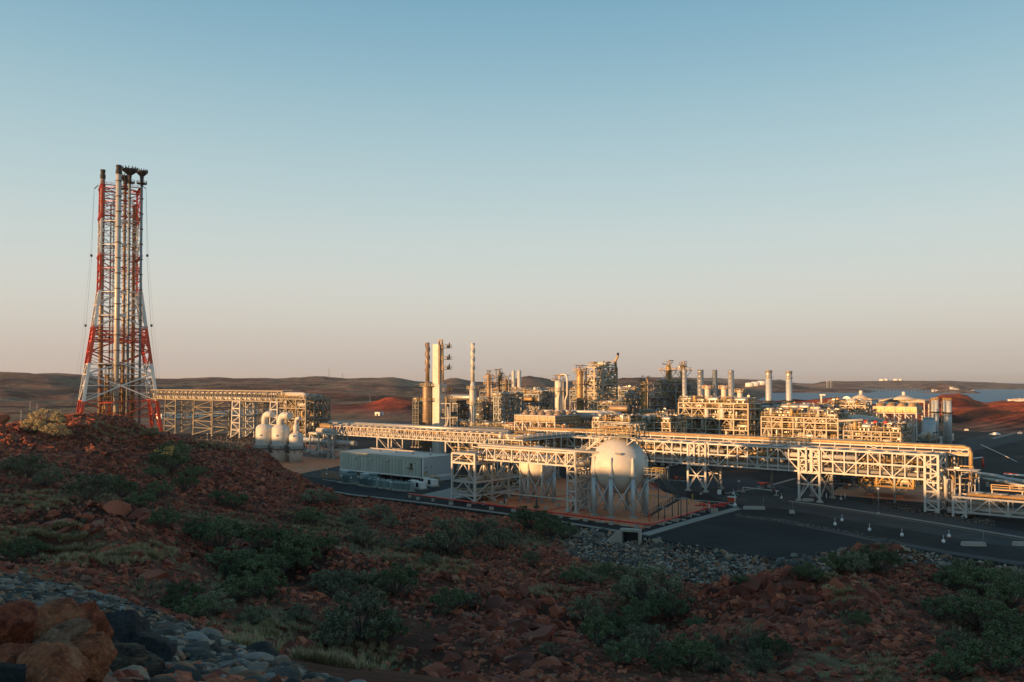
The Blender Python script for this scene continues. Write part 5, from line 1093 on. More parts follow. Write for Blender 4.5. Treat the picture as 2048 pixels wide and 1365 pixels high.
# upper pipe deck behind it
ud = thing('upper_pipe_deck', 'raised pipe deck with long orange lit pipe on short posts behind the main bridge', 'pipe deck', PE+U*5.5+V*7.6-U*112, TH); LU = 112
for y, z, r, m in ((0,12.72,.40,'pipe_gold'),(1.2,12.7,.42,'pipe_silver'),(2.3,12.6,.4,'pipe_gold')): MB().tube([(0,y,z),(LU-1,y,z)]+([(LU,y,z-.25),(LU+.35,y,z-1.2),(LU+.35,y,4.5)] if y == 0 else []), r, 14).build('pipe', m, ud)
n = 34
for i in range(n+1):
    x = LU*i/n; member('post', (x,-.35,11.1), (x,-.35,12.6), .18, .18, 'steel_white', ud); member('cross_beam', (x,-.4,11.15), (x,3.2,11.15), .2, .2, 'steel_white', ud)
    if i % 5 == 3 and i < n: member('diagonal', (x,-.4,11.2), (x+LU/n,-.4,12.4), .1, .1, 'steel_white', ud); member('diagonal', (x,-.4,12.4), (x+LU/n,-.4,11.2), .1, .1, 'steel_white', ud)
for z in (11.1, 12.25): member('chord', (0,-.4,z), (LU,-.4,z), .24, .3, 'steel_white', ud)
MB().box(0,-.2,11.25,LU,3.1,11.6).build('cable_tray', 'pipe_gold', ud)
for i in range(9): member('column', (LU-1-i*13.5,1.5,0), (LU-1-i*13.5,1.5,11.1), .35, .35, 'steel_grey', ud)
for x in (LU-5, LU-2.6): member('column', (x,-.3,4.5), (x,-.3,11.2), .28, .28, 'steel_white', ud)
b = MB(); [b.tube([(LU-4.4+i*.6,.4,11.2),(LU-4.4+i*.6,.4,5)], .14, 8) for i in range(6)]; b.build('drop_pipe', 'pipe_gold', ud)
# K braced supports of the main bridge
def onbridge(px): return P0 + U*along(P0, U, px)
for px, px2, base, l in ((1376,1411,0,'nearest the large sphere'),(1597,1638,0,'in the middle, beside the road barrier')):
    Q = onbridge(px); w = (onbridge(px2)-Q).length; ktrestle('bridge_trestle', f'white two headed trestle of the main pipe bridge, {l}', Q-V*.25, w, 7.6, 11.35, 6.2, 'steel_white', .44, base)
Q = onbridge(1238)+V*1; ktrestle('bridge_trestle', 'white two headed trestle of the main bridge hidden behind the sphere', Q, 4.6, 6.5, 11.3, 6.2, 'steel_grey', .4)
trestle('bridge_trestle', 'tall white ladder braced trestle at the right end of the main bridge', PE-U*1.0-V*.3, 2.4, 7.6, 13.0, 7, 'steel_white', .44, 0, True, -1.6)
# right end pipework
re_ = thing('pipe_riser', 'warm lit bent pipes dropping from the right end of the main bridge', 'pipe', PE, TH)
for y, r, x, m in ((1.2,.38,2.4,'pipe_white'),(3.4,.45,3.4,'pipe_gold'),(5.5,.3,2.0,'pipe_silver')):
    MB().tube([(-1,y,7.2),(x-.6,y,7.2),(x-.15,y,7.0),(x,y,6.5),(x,y,3.2),(x+.2,y,2.6),(x+.8,y,2.3),(x+9,y,2.3)], r, 12).build('pipe', m, re_)
acc = clut(re_, (2,0,-1,8,8,9), 46, 71, 1.0, ('pipe_gold','pipe_silver','pipe_white','pipe_dark')); flush(re_, acc)
# lower bridge running out to the right
PR = Vector(((1903-1024)/F*160,160,0)); lr = truss_bridge('pipe_bridge', 'low white lattice pipe bridge leaving at the right edge', PR, 46, 5.5, 2.6, 5.4, 15, 'steel_white', None, 'M', 12,
   [(.9,3.1,.34,'pipe_white',0,1),(1.9,3.1,.3,'pipe_gold',0,1),(1.2,5.9,.3,'pipe_gold',.05,1),(2.2,5.9,.4,'pipe_silver',.05,1),(3.3,5.9,.3,'pipe_gold',.08,1),(4.3,5.9,.35,'pipe_white',.1,1),(3.5,3.2,.4,'pipe_silver',0,1)], True, .34, base=-1.6)
b = MB(); b.rail([(6,3.2,7.0),(46,3.2,7.0)],.9,3,.14); b.box(6,3.0,6.9,46,5.2,7.1); b.build('upper_tray', 'pipe_gold', lr); b = MB(); [b.beam((6+i*5,4,5.4),(6+i*5,4,7),.2) for i in range(9)]; b.build('tray_post', 'steel_white', lr)
b = MB(); [b.lathe([(1.0,0),(1.15,.1),(1.0,.22)], (4+i*4, 1.6, 6.25), 10) for i in range(11)]; b.build('expansion_pad', 'pipe_silver', lr, kind='stuff')
trestle('bridge_trestle', 'short white trestle at the left end of the low right bridge', PR-V*.1, 2.2, 5.6, 4.6, 2, 'steel_white', .42, 0, True, -1.6)
trestle('bridge_trestle', 'white trestle of the low bridge near the right edge', PR+U*24, 2.2, 5.6, 2.6, 1, 'steel_white', .42, 0, True, -1.6)
# white pipes on the ground beyond it
for i, (x0, y0, x1, y1, r, z, lab) in enumerate(((1935,950,2120,975,.55,1.6,'thick white bent pipe on the dark ground at the right edge'),(1960,962,2130,985,.4,1.2,'second white pipe in front of the thick bent one at the right edge'))):
    a, b_ = G(x0,y0,z), G(x1,y1,z); t = thing('ground_pipe', lab, 'pipe', (0,0,0)); m_ = a.lerp(b_,.35); MB().tube([a+Vector((0,0,.6)), m_+Vector((0,0,.6)), m_+Vector((2,-1,0)), b_], r, 12).build('pipe_run', 'pipe_white', t)
    c = MB(); [c.box(*(a.lerp(b_,q)-Vector((.3,.3,z)))[:2],0,*(a.lerp(b_,q)+Vector((.3,.3,0)))[:2],z) for q in (.1,.5,.8)]; c.build('support', 'concrete', t)
t = thing('fire_pipe', 'red and white hoop pipe standing on the dark ground beyond the bridge end', 'pipe', G(1938,940), 0); q = G(1965,935)-G(1938,940); MB().tube([(0,0,0),(0,0,3.2),(q.x,q.y,3.0)], .16, 8).build('pipe_run', 'paint_white', t); MB().tube([(q.x,q.y,3.0),(q.x+.2,q.y,0)], .35, 8).build('standpipe', 'paint_red', t)
t = thing('fire_pipe', 'short red topped white rail pipe at the right edge beyond the low bridge', 'pipe', G(2008,962), 0); q = G(2060,966)-G(2008,962); MB().tube([(0,0,1.7),(q.x,q.y,1.7)], .3, 8).build('pipe_run', 'paint_white', t); MB().tube([(0,0,1.95),(q.x*.5,q.y*.5,1.95)], .2, 8).build('fire_line', 'paint_fire', t); MB().box(q.x*.5,0,0,q.x*.5+.3,.3,1.5).build('support', 'concrete', t)
# ------------------------------------------------------------------ yellow lit module under the main bridge
P, La, Lb = spans(1824, 183, 1716, 1836)
ym = module('process_module', 'yellow lit low equipment module on crossed legs beneath the main bridge', 'process module', P, La, 8, [2.4,5.4], 3, 1, 'sunlit_steel', 61, True, .4, 14, .9, brace='V', topclut=6, tophigh=.9, foot=False, base=0, mats=('pipe_gold','sunlit_steel','pipe_white','pipe_dark'))
for x in (-La*.8, -La*.25): 
    MB().lathe([(.9,-.1),(.9,.3),(.6,.7)], (x,0,0), 8, smooth=False).build('footing', 'concrete_red', ym); b = MB(); b.beam((x,0,.5),(x-1.8,0,2.4),.3); b.beam((x,0,.5),(x+1.8,0,2.4),.3); b.beam((x,0,.5),(x,0,2.4),.4); b.build('leg', 'steel_grey', ym)
dk = MB(); dk.beam((-La-9,0,2.2),(-La*.8,0,2.2),.35); dk.beam((-La-9,0,.2),(-La-9,0,5.8),.4); dk.beam((-La-8.5,0,.3),(-La-4,0,2.2),.25); dk.build('outrigger', 'steel_grey', ym)
P, La, Lb = spans(1700, 200, 1660, 1720); module('process_module', 'dark equipment module in shade under the middle of the main bridge', 'process module', P, La, 10, [2.5,5.2], 2, 2, 'steel_dark', 63, False, .35, 9, 1, topclut=0)
# ------------------------------------------------------------------ cold box and twisted stacks
def striped_stack(px, D, r0, r1, z1, z2, ztop, m0, m1, label):
    P = at(px, HZ, D); P.z = 0; t = thing('twisted_stack', label, 'stack', P, TH)
    MB().lathe([(r0,0),(r0,z1),(r1,z2)], n=24).build('base_shell', m0, t); MB().lathe([(r1,z2),(r1,ztop),(r1*.85,ztop+.02)], n=20).build('shaft', m1, t)
    for k in range(3):
        v = []; f = []; n = 150; zs = z2+3.2
        for i in range(n+1):
            a = k*2*math.pi/3 - i/n*(ztop-zs)/5.2*2*math.pi/1.0*.55; z = zs+(ztop-.3-zs)*i/n
            for rr_, dz in ((r1*.95,0),(r1*1.28,0),(r1*1.28,.14),(r1*.95,.14)): v.append((rr_*math.cos(a), rr_*math.sin(a), z+dz))
        for i in range(n):
            for j in range(4): a_, b_ = i*4+j, i*4+(j+1) % 4; f.append((a_,b_,b_+4,a_+4))
        mb_ = MB(); mb_.v = v; mb_.f = f; mb_.sm = [False]*len(f); mb_.build('strake', m1, t)
    for z in (z1-5, z1+.3, 8):
        b = MB().ring((0,0), r0, r0+1.1, z, .15, 16); b.build('platform', 'steel_grey', t); MB().ringrail((0,0), r0+1.0, z, 12, 1.1, .09).build('handrail', 'rail', t)
    b = MB(); [b.ring((0,0), r0, r0+.06, z, .12, 20) for z in np.arange(2, z1, 2.4)]; b.build('band', m0, t); MB().ladder(-r0-.2, 0, .2, z1, .5, False).build('ladder', 'steel_grey', t)
striped_stack(855, 300, 1.75, .72, 24, 26.5, 40.2, 'clad_brown', 'clad_brown', 'rust brown stack with spiral strakes left of the white square tower')
striped_stack(945.5, 300, 1.05*1.1, .68, 23, 26, 40.1, 'vessel', 'sphere_paint', 'white stack with spiral strakes standing alone right of the square tower')
P = at(872.5, HZ, 298); P.z = 0; cb = thing('cold_box_tower', 'tall white square tower with balconies between the two twisted stacks', 'tower', P, TH)
MB().box(-2.1,0,0,1.5,3.6,24.3).build('lower_shell', 'sphere_paint', cb); MB().box(-2.35,-.25,24.3,1.75,3.85,25.0).build('cornice', 'steel_white', cb); MB().box(-2.0,.2,25,.8,3.0,39.6).build('upper_shell', 'sphere_paint', cb)
b = MB(); [b.box(-2.13,-.04,z,1.53,.0,z+.12) for z in (4,8,12,16,20)]; [b.box(-2.04,.16,z,.8,.2,z+.12) for z in (28,31,34,37)]; b.build('seam', 'steel_white', cb)
MB().box(.8,.4,25,1.2,1.0,39.2).build('duct', 'clad_brown', cb); b = MB(); b.tube([(1.5,1.6,39),(1.5,1.6,33),(1.9,1.6,31.5),(1.9,1.6,26)], .28, 8); b.tube([(0,1.5,39.6),(0,1.5,41.0),(1.4,1.5,41),(1.5,1.5,39.4)], .35, 8); b.build('pipe', 'pipe_gold', cb)
for z in (38.2, 34, 30.4, 22.5, 14.8):
    x1 = .8 if z > 25 else 1.5
    MB().box(x1,1,z,x1+1.8,5.4,z+.15).build('balcony', 'steel_grey', cb); MB().rail([(x1,1,z+.15),(x1+1.8,1,z+.15),(x1+1.8,5.4,z+.15),(x1,5.4,z+.15)],1.1,.8,.09).build('handrail', 'pipe_gold', cb)
    b = MB(); [b.tube([(x1+.9,y,z+.1),(x1+.9,y,z+rr_)], .14, 6) for y, rr_ in ((4.8,1.9),(4.0,1.3),(5.2,2.2))]; b.box(x1+.4,4.4,z+.15,x1+1.1,5.0,z+.7); b.build('valve', 'pipe_gold', cb)
MB().tube([(2.4,2,20),(3.1,2,20.5),(3.2,2,18.5),(2.6,2,17)], .35, 10).build('pipe', 'pipe_gold', cb)
fr = MB(); [fr.beam((2.1,y,z),(6.6,y,z),.2) for y in (0.3,4) for z in (18.2,13,9)]; [fr.beam((x,y,7),(x,y,18.2),.22) for x in (4.6,6.6) for y in (.3,4)]; fr.beam((6.6,.3,9),(4.6,.3,7),.15); fr.build('side_frame', 'steel_white', cb); MB().tube([(5.6,.2,17),(5.9,.2,13),(5.2,.2,10.5),(4,.2,10.3)], .35, 10).build('pipe', 'pipe_white', cb)
MB().box(3.4,.6,13.8,6.4,3.8,15.2).build('platform_box', 'steel_dark', cb); MB().box(-6,0.2,7.8,-2.1,1.4,8.1).build('side_walkway', 'steel_white', cb)
# ------------------------------------------------------------------ columns
def tower(px, D, r, ztop, label, m='clad_brown', plats=(), top='dome', flare=0, cat='column', z0=0):
    P = at(px, HZ, D); P.z = 0; t = thing('column', label, cat, P, TH)
    MB().lathe([(r,z0),(r,ztop-r*.6),(r*.85,ztop-r*.25),(r*.4,ztop)], n=22).build('shell', m, t)
    for z in plats:
        b = MB().ring((0,0), r, r+1.2+flare, z, .2, 16); b.build('platform', 'steel_grey', t); MB().ringrail((0,0), r+1.1+flare, z, 12, 1.2, .10).build('handrail', 'pipe_gold', t)
        b = MB(); [b.beam((r*math.cos(a),r*math.sin(a),z-1.6-flare),((r+1.1+flare)*math.cos(a),(r+1.1+flare)*math.sin(a),z),.12) for a in np.linspace(0,5.5,8)]; b.build('bracket', 'steel_grey', t)
    acc = clut(t, (-r-1,-r-1,ztop-1,r+1,r+1,ztop+2.0), 16, int(px), .8, ('pipe_gold','pipe_dark','pipe_silver'), vessels=False); flush(t, acc)
    MB().tube([(r+.4,0,z0+1),(r+.4,0,ztop+.6),(0,0,ztop+.9),(0,0,ztop-.3)], .22, 8).build('pipe', 'pipe_silver', t); MB().ladder(-r-.5,-.3,z0+1,ztop,.6).build('ladder', 'steel_grey', t)
    b = MB(); [b.ring((0,0), r, r+.05, z, .15, 20) for z in np.arange(z0+3, ztop-1, 3)]; b.build('band', m, t)
    return t
tower(978, 400, 1.05, 29.8, 'slim dark column with crowned top platform, leftmost of three', plats=(27.6,24.8), flare=.6)
tower(1000, 405, 1.05, 30.5, 'slim rusty column with crowned top, middle of three', plats=(28,25.6), flare=.6)
tower(1013, 395, .9, 27, 'shorter column with wide cage platforms, right of three', 'pipe_dark', plats=(25,22.5,20), flare=1.0)
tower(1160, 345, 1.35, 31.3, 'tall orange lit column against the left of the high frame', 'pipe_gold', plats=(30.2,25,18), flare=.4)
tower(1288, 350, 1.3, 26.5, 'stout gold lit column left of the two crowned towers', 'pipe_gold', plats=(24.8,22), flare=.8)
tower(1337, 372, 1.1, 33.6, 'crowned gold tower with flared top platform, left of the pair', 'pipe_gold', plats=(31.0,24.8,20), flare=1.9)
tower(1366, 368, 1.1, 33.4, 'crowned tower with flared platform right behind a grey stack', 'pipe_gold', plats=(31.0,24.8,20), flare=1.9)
wc = tower(1118, 318, 1.6, 26.8, 'plain white column with big looped pipe on its right', 'sphere_paint', plats=(22.4,), flare=.5)
MB().tube([(.2,0,26.5),(.2,0,27.6),(.8,0,28.6),(2.2,0,28.9),(3.4,0,28.5),(3.9,0,27.4),(3.9,0,21),(3.0,0,19),(3.0,0,8)], .38, 12).build('looped_pipe', 'pipe_white', wc); MB().tube([(1.2,-1.2,24),(1.2,-1.6,21),(1.0,-1.8,19.5),(1.0,-1.8,8)], .3, 10).build('pipe', 'pipe_white', wc)
def stack(px, D, r, ztop, label, m='pipe_silver', bands=(), collar=None, tophead=False):
    P = at(px, HZ, D); P.z = 0; t = thing('exhaust_stack', label, 'stack', P, TH)
    MB().lathe([(r,0),(r,ztop),(r*.9,ztop+.01)], n=26).build('shell', m, t); b = MB(); [b.ring((0,0), r, r+.07, z, .18, 24) for z in np.arange(13, ztop, 1.9)]; b.build('band', m, t)
    MB().lathe([(r*.88,ztop-.05),(r*.88,ztop+.05)], n=20).build('mouth', 'soot', t)
    if collar: MB().lathe([(r+.05,collar),(r+.55,collar+.2),(r+.55,collar+1.3),(r+.05,collar+1.5)], n=24).build('collar', 'soot', t); MB().ringrail((0,0), r+.9, collar+.2, 14, 1.1, .1).build('handrail', 'steel_dark', t)
    if tophead: MB().lathe([(r+.02,ztop-3.2),(r+.22,ztop-3.0),(r+.22,ztop-2.6),(r+.08,ztop-2.5),(r+.08,ztop-.3),(r+.2,ztop-.2),(r+.2,ztop)], n=24).build('top_ring', 'pipe_silver', t)
    return t
stack(1027, 520, 1.15, 33, 'distant white stack, left of a far pair', 'vessel'); stack(1038.5, 515, 1.15, 33, 'distant white stack, right of a far pair', 'vessel')
stack(1369, 345, .95, 31.3, 'slim pale stack in front of the right crowned tower'); stack(1401, 340, 1.25, 30.9, 'pale ringed stack, second from left in the row', 'pipe_silver')
stack(1429.5, 370, 1.1, 31.3, 'shaded darker grey stack set back in the row', 'steel_grey'); stack(1462, 340, 1.2, 30.7, 'pale ringed stack right of the shaded dark one', 'pipe_silver')
stack(1537.5, 340, 1.27, 30.7, 'blue grey stack with black collar, left of the right hand pair', 'clad_blue', collar=16.8, tophead=True); stack(1578, 340, 1.22, 30.4, 'blue grey stack with black collar, rightmost of all stacks', 'clad_blue', collar=16.8, tophead=True)
# ------------------------------------------------------------------ process modules
def pmod(pxn, D, pxl, pxr, pys, nx, ny, label, seed, steel='steel_grey', **kw):
    P, La, Lb = spans(pxn, D, pxl, pxr); Lb = kw.pop('Lb', min(Lb, 30)); zs = sorted(Zat(y, D) for y in pys)
    return module('process_module', label, 'process module', P, La, Lb, zs, nx, ny, steel, seed, **kw), La, Lb
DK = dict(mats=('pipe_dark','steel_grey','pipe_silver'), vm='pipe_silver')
pmod(838, 325, 826, 852, (804,818,832,846,856), 2, 2, 'dark shaded open frame left of the brown twisted stack', 101, 'steel_dark', bay=3, **DK)  # dark steel puts the shade on these rear frames into their colour
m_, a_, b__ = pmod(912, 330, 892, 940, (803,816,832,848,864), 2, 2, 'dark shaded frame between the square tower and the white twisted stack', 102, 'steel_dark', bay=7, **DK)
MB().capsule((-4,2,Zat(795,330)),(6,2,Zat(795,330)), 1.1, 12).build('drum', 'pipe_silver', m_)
pmod(968, 345, 950, 985, (806,822,838,855), 2, 2, 'dark shaded frame just right of the white twisted stack', 103, 'steel_dark', bay=6, **DK)
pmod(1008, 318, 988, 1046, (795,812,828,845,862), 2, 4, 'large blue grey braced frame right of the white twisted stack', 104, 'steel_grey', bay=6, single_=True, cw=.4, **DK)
m_, a_, b__ = pmod(1078, 345, 1044, 1108, (790,806,822,838), 3, 3, 'warm lit frame with a long gold drum left of the white column', 105, 'steel_grey', bay=8)
MB().capsule((-a_+1,-.5,Zat(799,345)),(-3,-.5,Zat(799,345)), 1.15, 14).build('long_drum', 'pipe_gold', m_)
m_, a_, b__ = pmod(1206, 340, 1172, 1237, (735,752,769,786,803,822), 2, 1, 'highest open braced frame packed with pipes behind the sphere', 106, 'steel_warm_lit', single_=True, bay=14, s=1.1, cw=.55, topclut=22, tophigh=2.6, Lb=11, mats=('pipe_gold','pipe_white','pipe_silver','pipe_gold'))
MB().tube([(0,10,30),(0,10,34.5),(.3,10,35.6),(1.0,10,36.4),(1.1,10,37.6)], .45, 10).build('vent_pipe', 'pipe_gold', m_); MB().lathe([(.5,37.2),(.5,38.2)], (1.1,10,0), 10).build('vent_tip', 'soot', m_)
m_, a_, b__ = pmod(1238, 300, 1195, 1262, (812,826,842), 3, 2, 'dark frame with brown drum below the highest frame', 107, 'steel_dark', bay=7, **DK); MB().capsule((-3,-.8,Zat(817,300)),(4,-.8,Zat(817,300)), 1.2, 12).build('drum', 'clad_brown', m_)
pmod(1300, 350, 1240, 1340, (796,812,830,846), 4, 3, 'wide dark frame behind the gold stout column', 108, 'steel_grey', bay=8)
pmod(1352, 362, 1308, 1392, (768,784,800,816,834), 3, 3, 'dense gold lit module around the two crowned towers', 109, 'steel_grey', bay=13, s=1.2, topclut=14, mats=('pipe_gold','pipe_gold','pipe_silver'))
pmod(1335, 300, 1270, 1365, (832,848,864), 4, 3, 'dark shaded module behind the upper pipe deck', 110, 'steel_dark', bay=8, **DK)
m_, La_, Lb_ = pmod(1496, 262, 1357, 1522, (808,819,840,862,882), 5, 2, 'broad warm lit frame with drums on its roof left of the blue stacks', 111, 'steel_warm_lit', brace='some', single_=True, bay=14, s=.9, cw=.38, topclut=14, tophigh=2.2, Lb=10, mats=('pipe_gold','pipe_white','pipe_dark','pipe_silver','steel_dark'))
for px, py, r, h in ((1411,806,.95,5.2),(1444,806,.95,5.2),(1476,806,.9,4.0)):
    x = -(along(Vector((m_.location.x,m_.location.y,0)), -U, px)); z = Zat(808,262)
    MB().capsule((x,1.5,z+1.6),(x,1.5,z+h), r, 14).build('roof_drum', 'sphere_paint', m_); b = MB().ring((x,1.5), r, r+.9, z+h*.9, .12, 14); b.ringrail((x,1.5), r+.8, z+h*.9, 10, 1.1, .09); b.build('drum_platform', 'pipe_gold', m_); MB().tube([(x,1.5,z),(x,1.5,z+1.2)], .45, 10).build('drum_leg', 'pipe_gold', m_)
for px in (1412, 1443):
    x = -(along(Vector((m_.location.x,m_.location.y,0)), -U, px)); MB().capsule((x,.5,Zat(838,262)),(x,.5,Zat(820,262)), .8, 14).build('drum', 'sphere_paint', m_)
pmod(1675, 238, 1522, 1692, (838,848,862,884), 7, 2, 'long warm lit module packed with valves in front of the blue stacks', 112, 'steel_warm_lit', brace='some', single_=True, bay=20, s=.85, cw=.36, topclut=26, tophigh=2.6, Lb=12, mats=('pipe_gold','pipe_white','pipe_dark','pipe_silver','steel_dark'))
pmod(1640, 262, 1500, 1680, (824,836,852), 7, 2, 'pale lit pipework strip behind the long valve module', 113, 'steel_warm_lit', brace='some', bay=8, topclut=16, tophigh=2.6, Lb=10, mats=('pipe_gold','pipe_white','pipe_dark','pipe_silver','steel_dark'))
m_, a_, b__ = pmod(1800, 214, 1686, 1834, (866,876,892), 6, 2, 'bright compressor module with white pipes right of the big blue tank', 114, 'steel_warm_lit', brace='some', bay=16, s=.8, topclut=26, tophigh=2.4, Lb=11, mats=('pipe_gold','pipe_white','pipe_dark','pipe_silver','steel_dark'))
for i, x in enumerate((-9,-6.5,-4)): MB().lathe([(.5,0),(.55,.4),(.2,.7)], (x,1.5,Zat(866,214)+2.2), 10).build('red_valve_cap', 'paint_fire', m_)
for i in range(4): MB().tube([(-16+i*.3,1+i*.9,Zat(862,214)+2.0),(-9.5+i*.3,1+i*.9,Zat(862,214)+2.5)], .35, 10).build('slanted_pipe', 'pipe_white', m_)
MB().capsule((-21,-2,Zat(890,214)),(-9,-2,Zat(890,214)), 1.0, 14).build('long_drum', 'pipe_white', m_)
pmod(1258, 250, 1185, 1290, (846,858,872), 5, 3, 'sunlit pipe module directly behind the top of the large sphere', 115, 'steel_warm_lit', brace='some', bay=15, s=.8, topclut=24, tophigh=2.2, mats=('pipe_gold','pipe_white','pipe_dark','pipe_silver','steel_dark'))
pmod(1340, 255, 1262, 1372, (846,858,872), 5, 3, 'crowded sunlit valve module right of the large sphere top', 116, 'steel_warm_lit', brace='some', bay=15, s=.8, topclut=26, tophigh=2.2, mats=('pipe_gold','pipe_white','pipe_dark','pipe_silver','steel_dark'))
pmod(1130, 262, 1010, 1180, (858,868,880), 8, 2, 'low red and cream pipework behind the near rack', 117, 'steel_warm_lit', brace='some', bay=8, s=.9, topclut=7, tophigh=1.2, mats=('pipe_gold','pipe_white','pipe_dark','paint_red'))
pmod(1035, 285, 905, 1060, (858,870), 9, 2, 'low shaded pump row behind the left pipe bridge', 118, 'steel_dark', bay=6, **DK)
pmod(1060, 480, 960, 1110, (784,796,808), 6, 2, 'distant module row behind the columns near the far white pair', 119, 'steel_grey', bay=6, s=1.5, topclut=8)
pmod(1255, 460, 1140, 1290, (782,792,806), 7, 2, 'distant shaded module row left of the gold column', 120, 'steel_grey', bay=6, s=1.5, topclut=8)
pmod(1730, 285, 1655, 1742, (812,826,842), 4, 2, 'warm lit frame with round dark fan left of the air cooler row', 121, 'steel_warm_lit', bay=7, topclut=12)
pmod(1855, 235, 1832, 1875, (884,896), 2, 2, 'small dark equipment group left of the white cabins', 122, 'steel_dark', bay=6, **DK)
# ------------------------------------------------------------------ air coolers
def cooler(pxn, D, pxl, pxr, pytop, pybot, nh, label, m='pipe_gold', Lb=9, hr=2.2, hh=1.8, peak=False):
    P, La, _ = spans(pxn, D, pxl, pxr); zt, zb = Zat(pytop,D), Zat(pybot,D); t = thing('air_cooler', label, 'air cooler', P, TH)
    MB().box(-La,0,zb+.3,0,Lb,zt).build('plenum', m, t); b = MB()
    for z in (zb, (zb+zt)/2, zt): b.box(-La-.15,-.15,z-.12,.15,Lb+.15,z+.12)
    n = max(3, nh)
    for i in range(n+1): x = -La*i/n; [b.beam((x,y,0),(x,y,zb),.4) for y in (0,Lb)]; b.beam((x,-.1,zb),(x,-.1,zt),.25)
    for i in range(n): x = -La*i/n; b.beam((x,0,zb-4),(x-La/n,0,zb-.2),.22); b.beam((x,0,zb-4),(x-La/n,0,zb-4),.25)
    b.build('steel_frame', 'steel_white', t); MB().rail([(-La,-.3,zb),(0.3,-.3,zb),(0.3,Lb,zb)],1.1,2,.1).build('handrail', 'rail', t)
    for i in range(nh):
        for y in ((Lb*.28, Lb*.74)):
            x = -La*(i+.5)/nh; rr_ = min(hr, La/nh*.47); MB().lathe([(rr_,0),(rr_*.9,hh*.3),(rr_*.45,hh*.8),(rr_*.4,hh)], (x,y,zt+.12), 20).build('fan_hood', m, t)
    if peak: MB().lathe([(La*.42,0),(La*.12,1.5),(La*.05,1.9)], (-La/2,Lb/2,zt+.3), 24).build('peaked_roof', m, t); MB().capsule((-La/2,Lb/2,zt+2.2),(-La/2,Lb/2,zt+3.4), .75, 12).build('finial', 'vessel', t)
    return t, La
cooler(1832, 272, 1746, 1840, 815, 828, 4, 'cream air cooler with four cone hoods in front of the sea', 'pipe_gold', 8, 2.4, 1.3)
cooler(1848, 345, 1758, 1852, 802, 805, 3, 'flat roofed air cooler with white finial behind the cone hoods', 'roof_sheet', 8, 2.0, .6, True)
cooler(1742, 335, 1690, 1748, 800, 803, 3, 'flat roofed cooler with small finial, left of the larger one', 'roof_sheet', 8, 2.0, .5, True)
c_, La_ = cooler(1110, 262, 1030, 1180, 833, 846, 5, 'long dark air cooler with gold cone hoods behind the bridges', 'clad_brown', 14, 2.3, 1.5)
MB().capsule((-2,15,Zat(832,275)),(8,26,Zat(832,275)), 1.3, 14).build('long_drum', 'clad_blue', c_)
for i in range(3): MB().tube([(-12+i*2,9+i*1.2,Zat(824,270)),(6+i*2,15+i*1.5,Zat(824,270)),(8+i*2,16+i*1.5,Zat(828,270))], .42, 12).build('header_pipe', ('pipe_white','clad_blue','pipe_white')[i], c_)
# ------------------------------------------------------------------ storage tanks
def tank(px, D, r, ztop, label, m='clad_blue', dome=1.0, cat='tank', n=48, z0=0, flat=False):
    P = at(px, HZ, D); P.z = 0; t = thing('storage_tank', label, cat, P, TH)
    MB().lathe([(r,z0),(r,ztop)], n=n).build('shell', m, t); MB().lathe([(r+.12,ztop-.05),(r+.12,ztop+.12),(r*.75,ztop+dome*.5),(r*.4,ztop+dome*.85),(.05,ztop+dome)], n=n).build('roof', 'roof_sheet' if not flat else m, t)
    b = MB(); [b.ring((0,0), r, r+.05, z, .1, n) for z in np.arange(z0+2, ztop, 2)]; b.build('weld_band', m, t); MB().ladder(-r*.7-.3,-r*.72-.3,z0,ztop,.6).build('ladder', 'steel_grey', t); MB().ringrail((0,0), r, ztop+.1, int(max(10,r*5)), 1.1, .07).build('handrail', 'rail', t)
    return t
tank(1716, 255, 7.0, 14.5, 'biggest pale blue storage tank with low domed roof behind the valves', 'clad_blue', 1.3)
tank(1856, 318, 2.4, 12.0, 'short pale blue tank left of the four slim silos', 'clad_blue', .5)
for px, D, r, zt_, l in ((1865,345,.62,18.0,'first'),(1872.3,340,.87,18.2,'second'),(1888.8,345,.66,18.0,'third'),(1897,338,1.05,18.0,'fourth')):
    t = tank(px, D, r, zt_, f'slim blue grey silo standing before the sea, {l} from the left of four', 'clad_blue', .3, 'silo', 24, flat=True); MB().ring((0,0), r, r+.7, zt_-5, .5, 16).build('collar', 'soot', t)
tank(1540, 258, 1.9, 9.5, 'squat tan tank in the shade under the long valve module, left one', 'clad_brown', .4); tank(1573, 256, 2.0, 9.5, 'squat tan tank in the shade under the long valve module, right one', 'clad_brown', .4)
dk_ = MB(); P = at(1648, HZ, 300); t = thing('round_fan', 'round dark disc shaped fan housing on a post left of the air coolers', 'fan', (P.x,P.y,0), TH); MB().lathe([(1.6,-.5),(1.7,-.3),(1.7,.3),(1.5,.5)], (8,0,19.2), 20, 'y').build('housing', 'clad_blue', t); MB().beam((8,0,0),(8,0,17.8),.5).build('post', 'steel_grey', t)
t = thing('lift_mast', 'slim cream mast beside the round fan', 'mast', (P.x-1,P.y,0), TH); MB().beam((0,0,0),(0,0,21),.6).build('mast_tube', 'steel_white', t); MB().box(-.5,-.5,21,1.6,.5,21.5).build('head', 'steel_white', t)
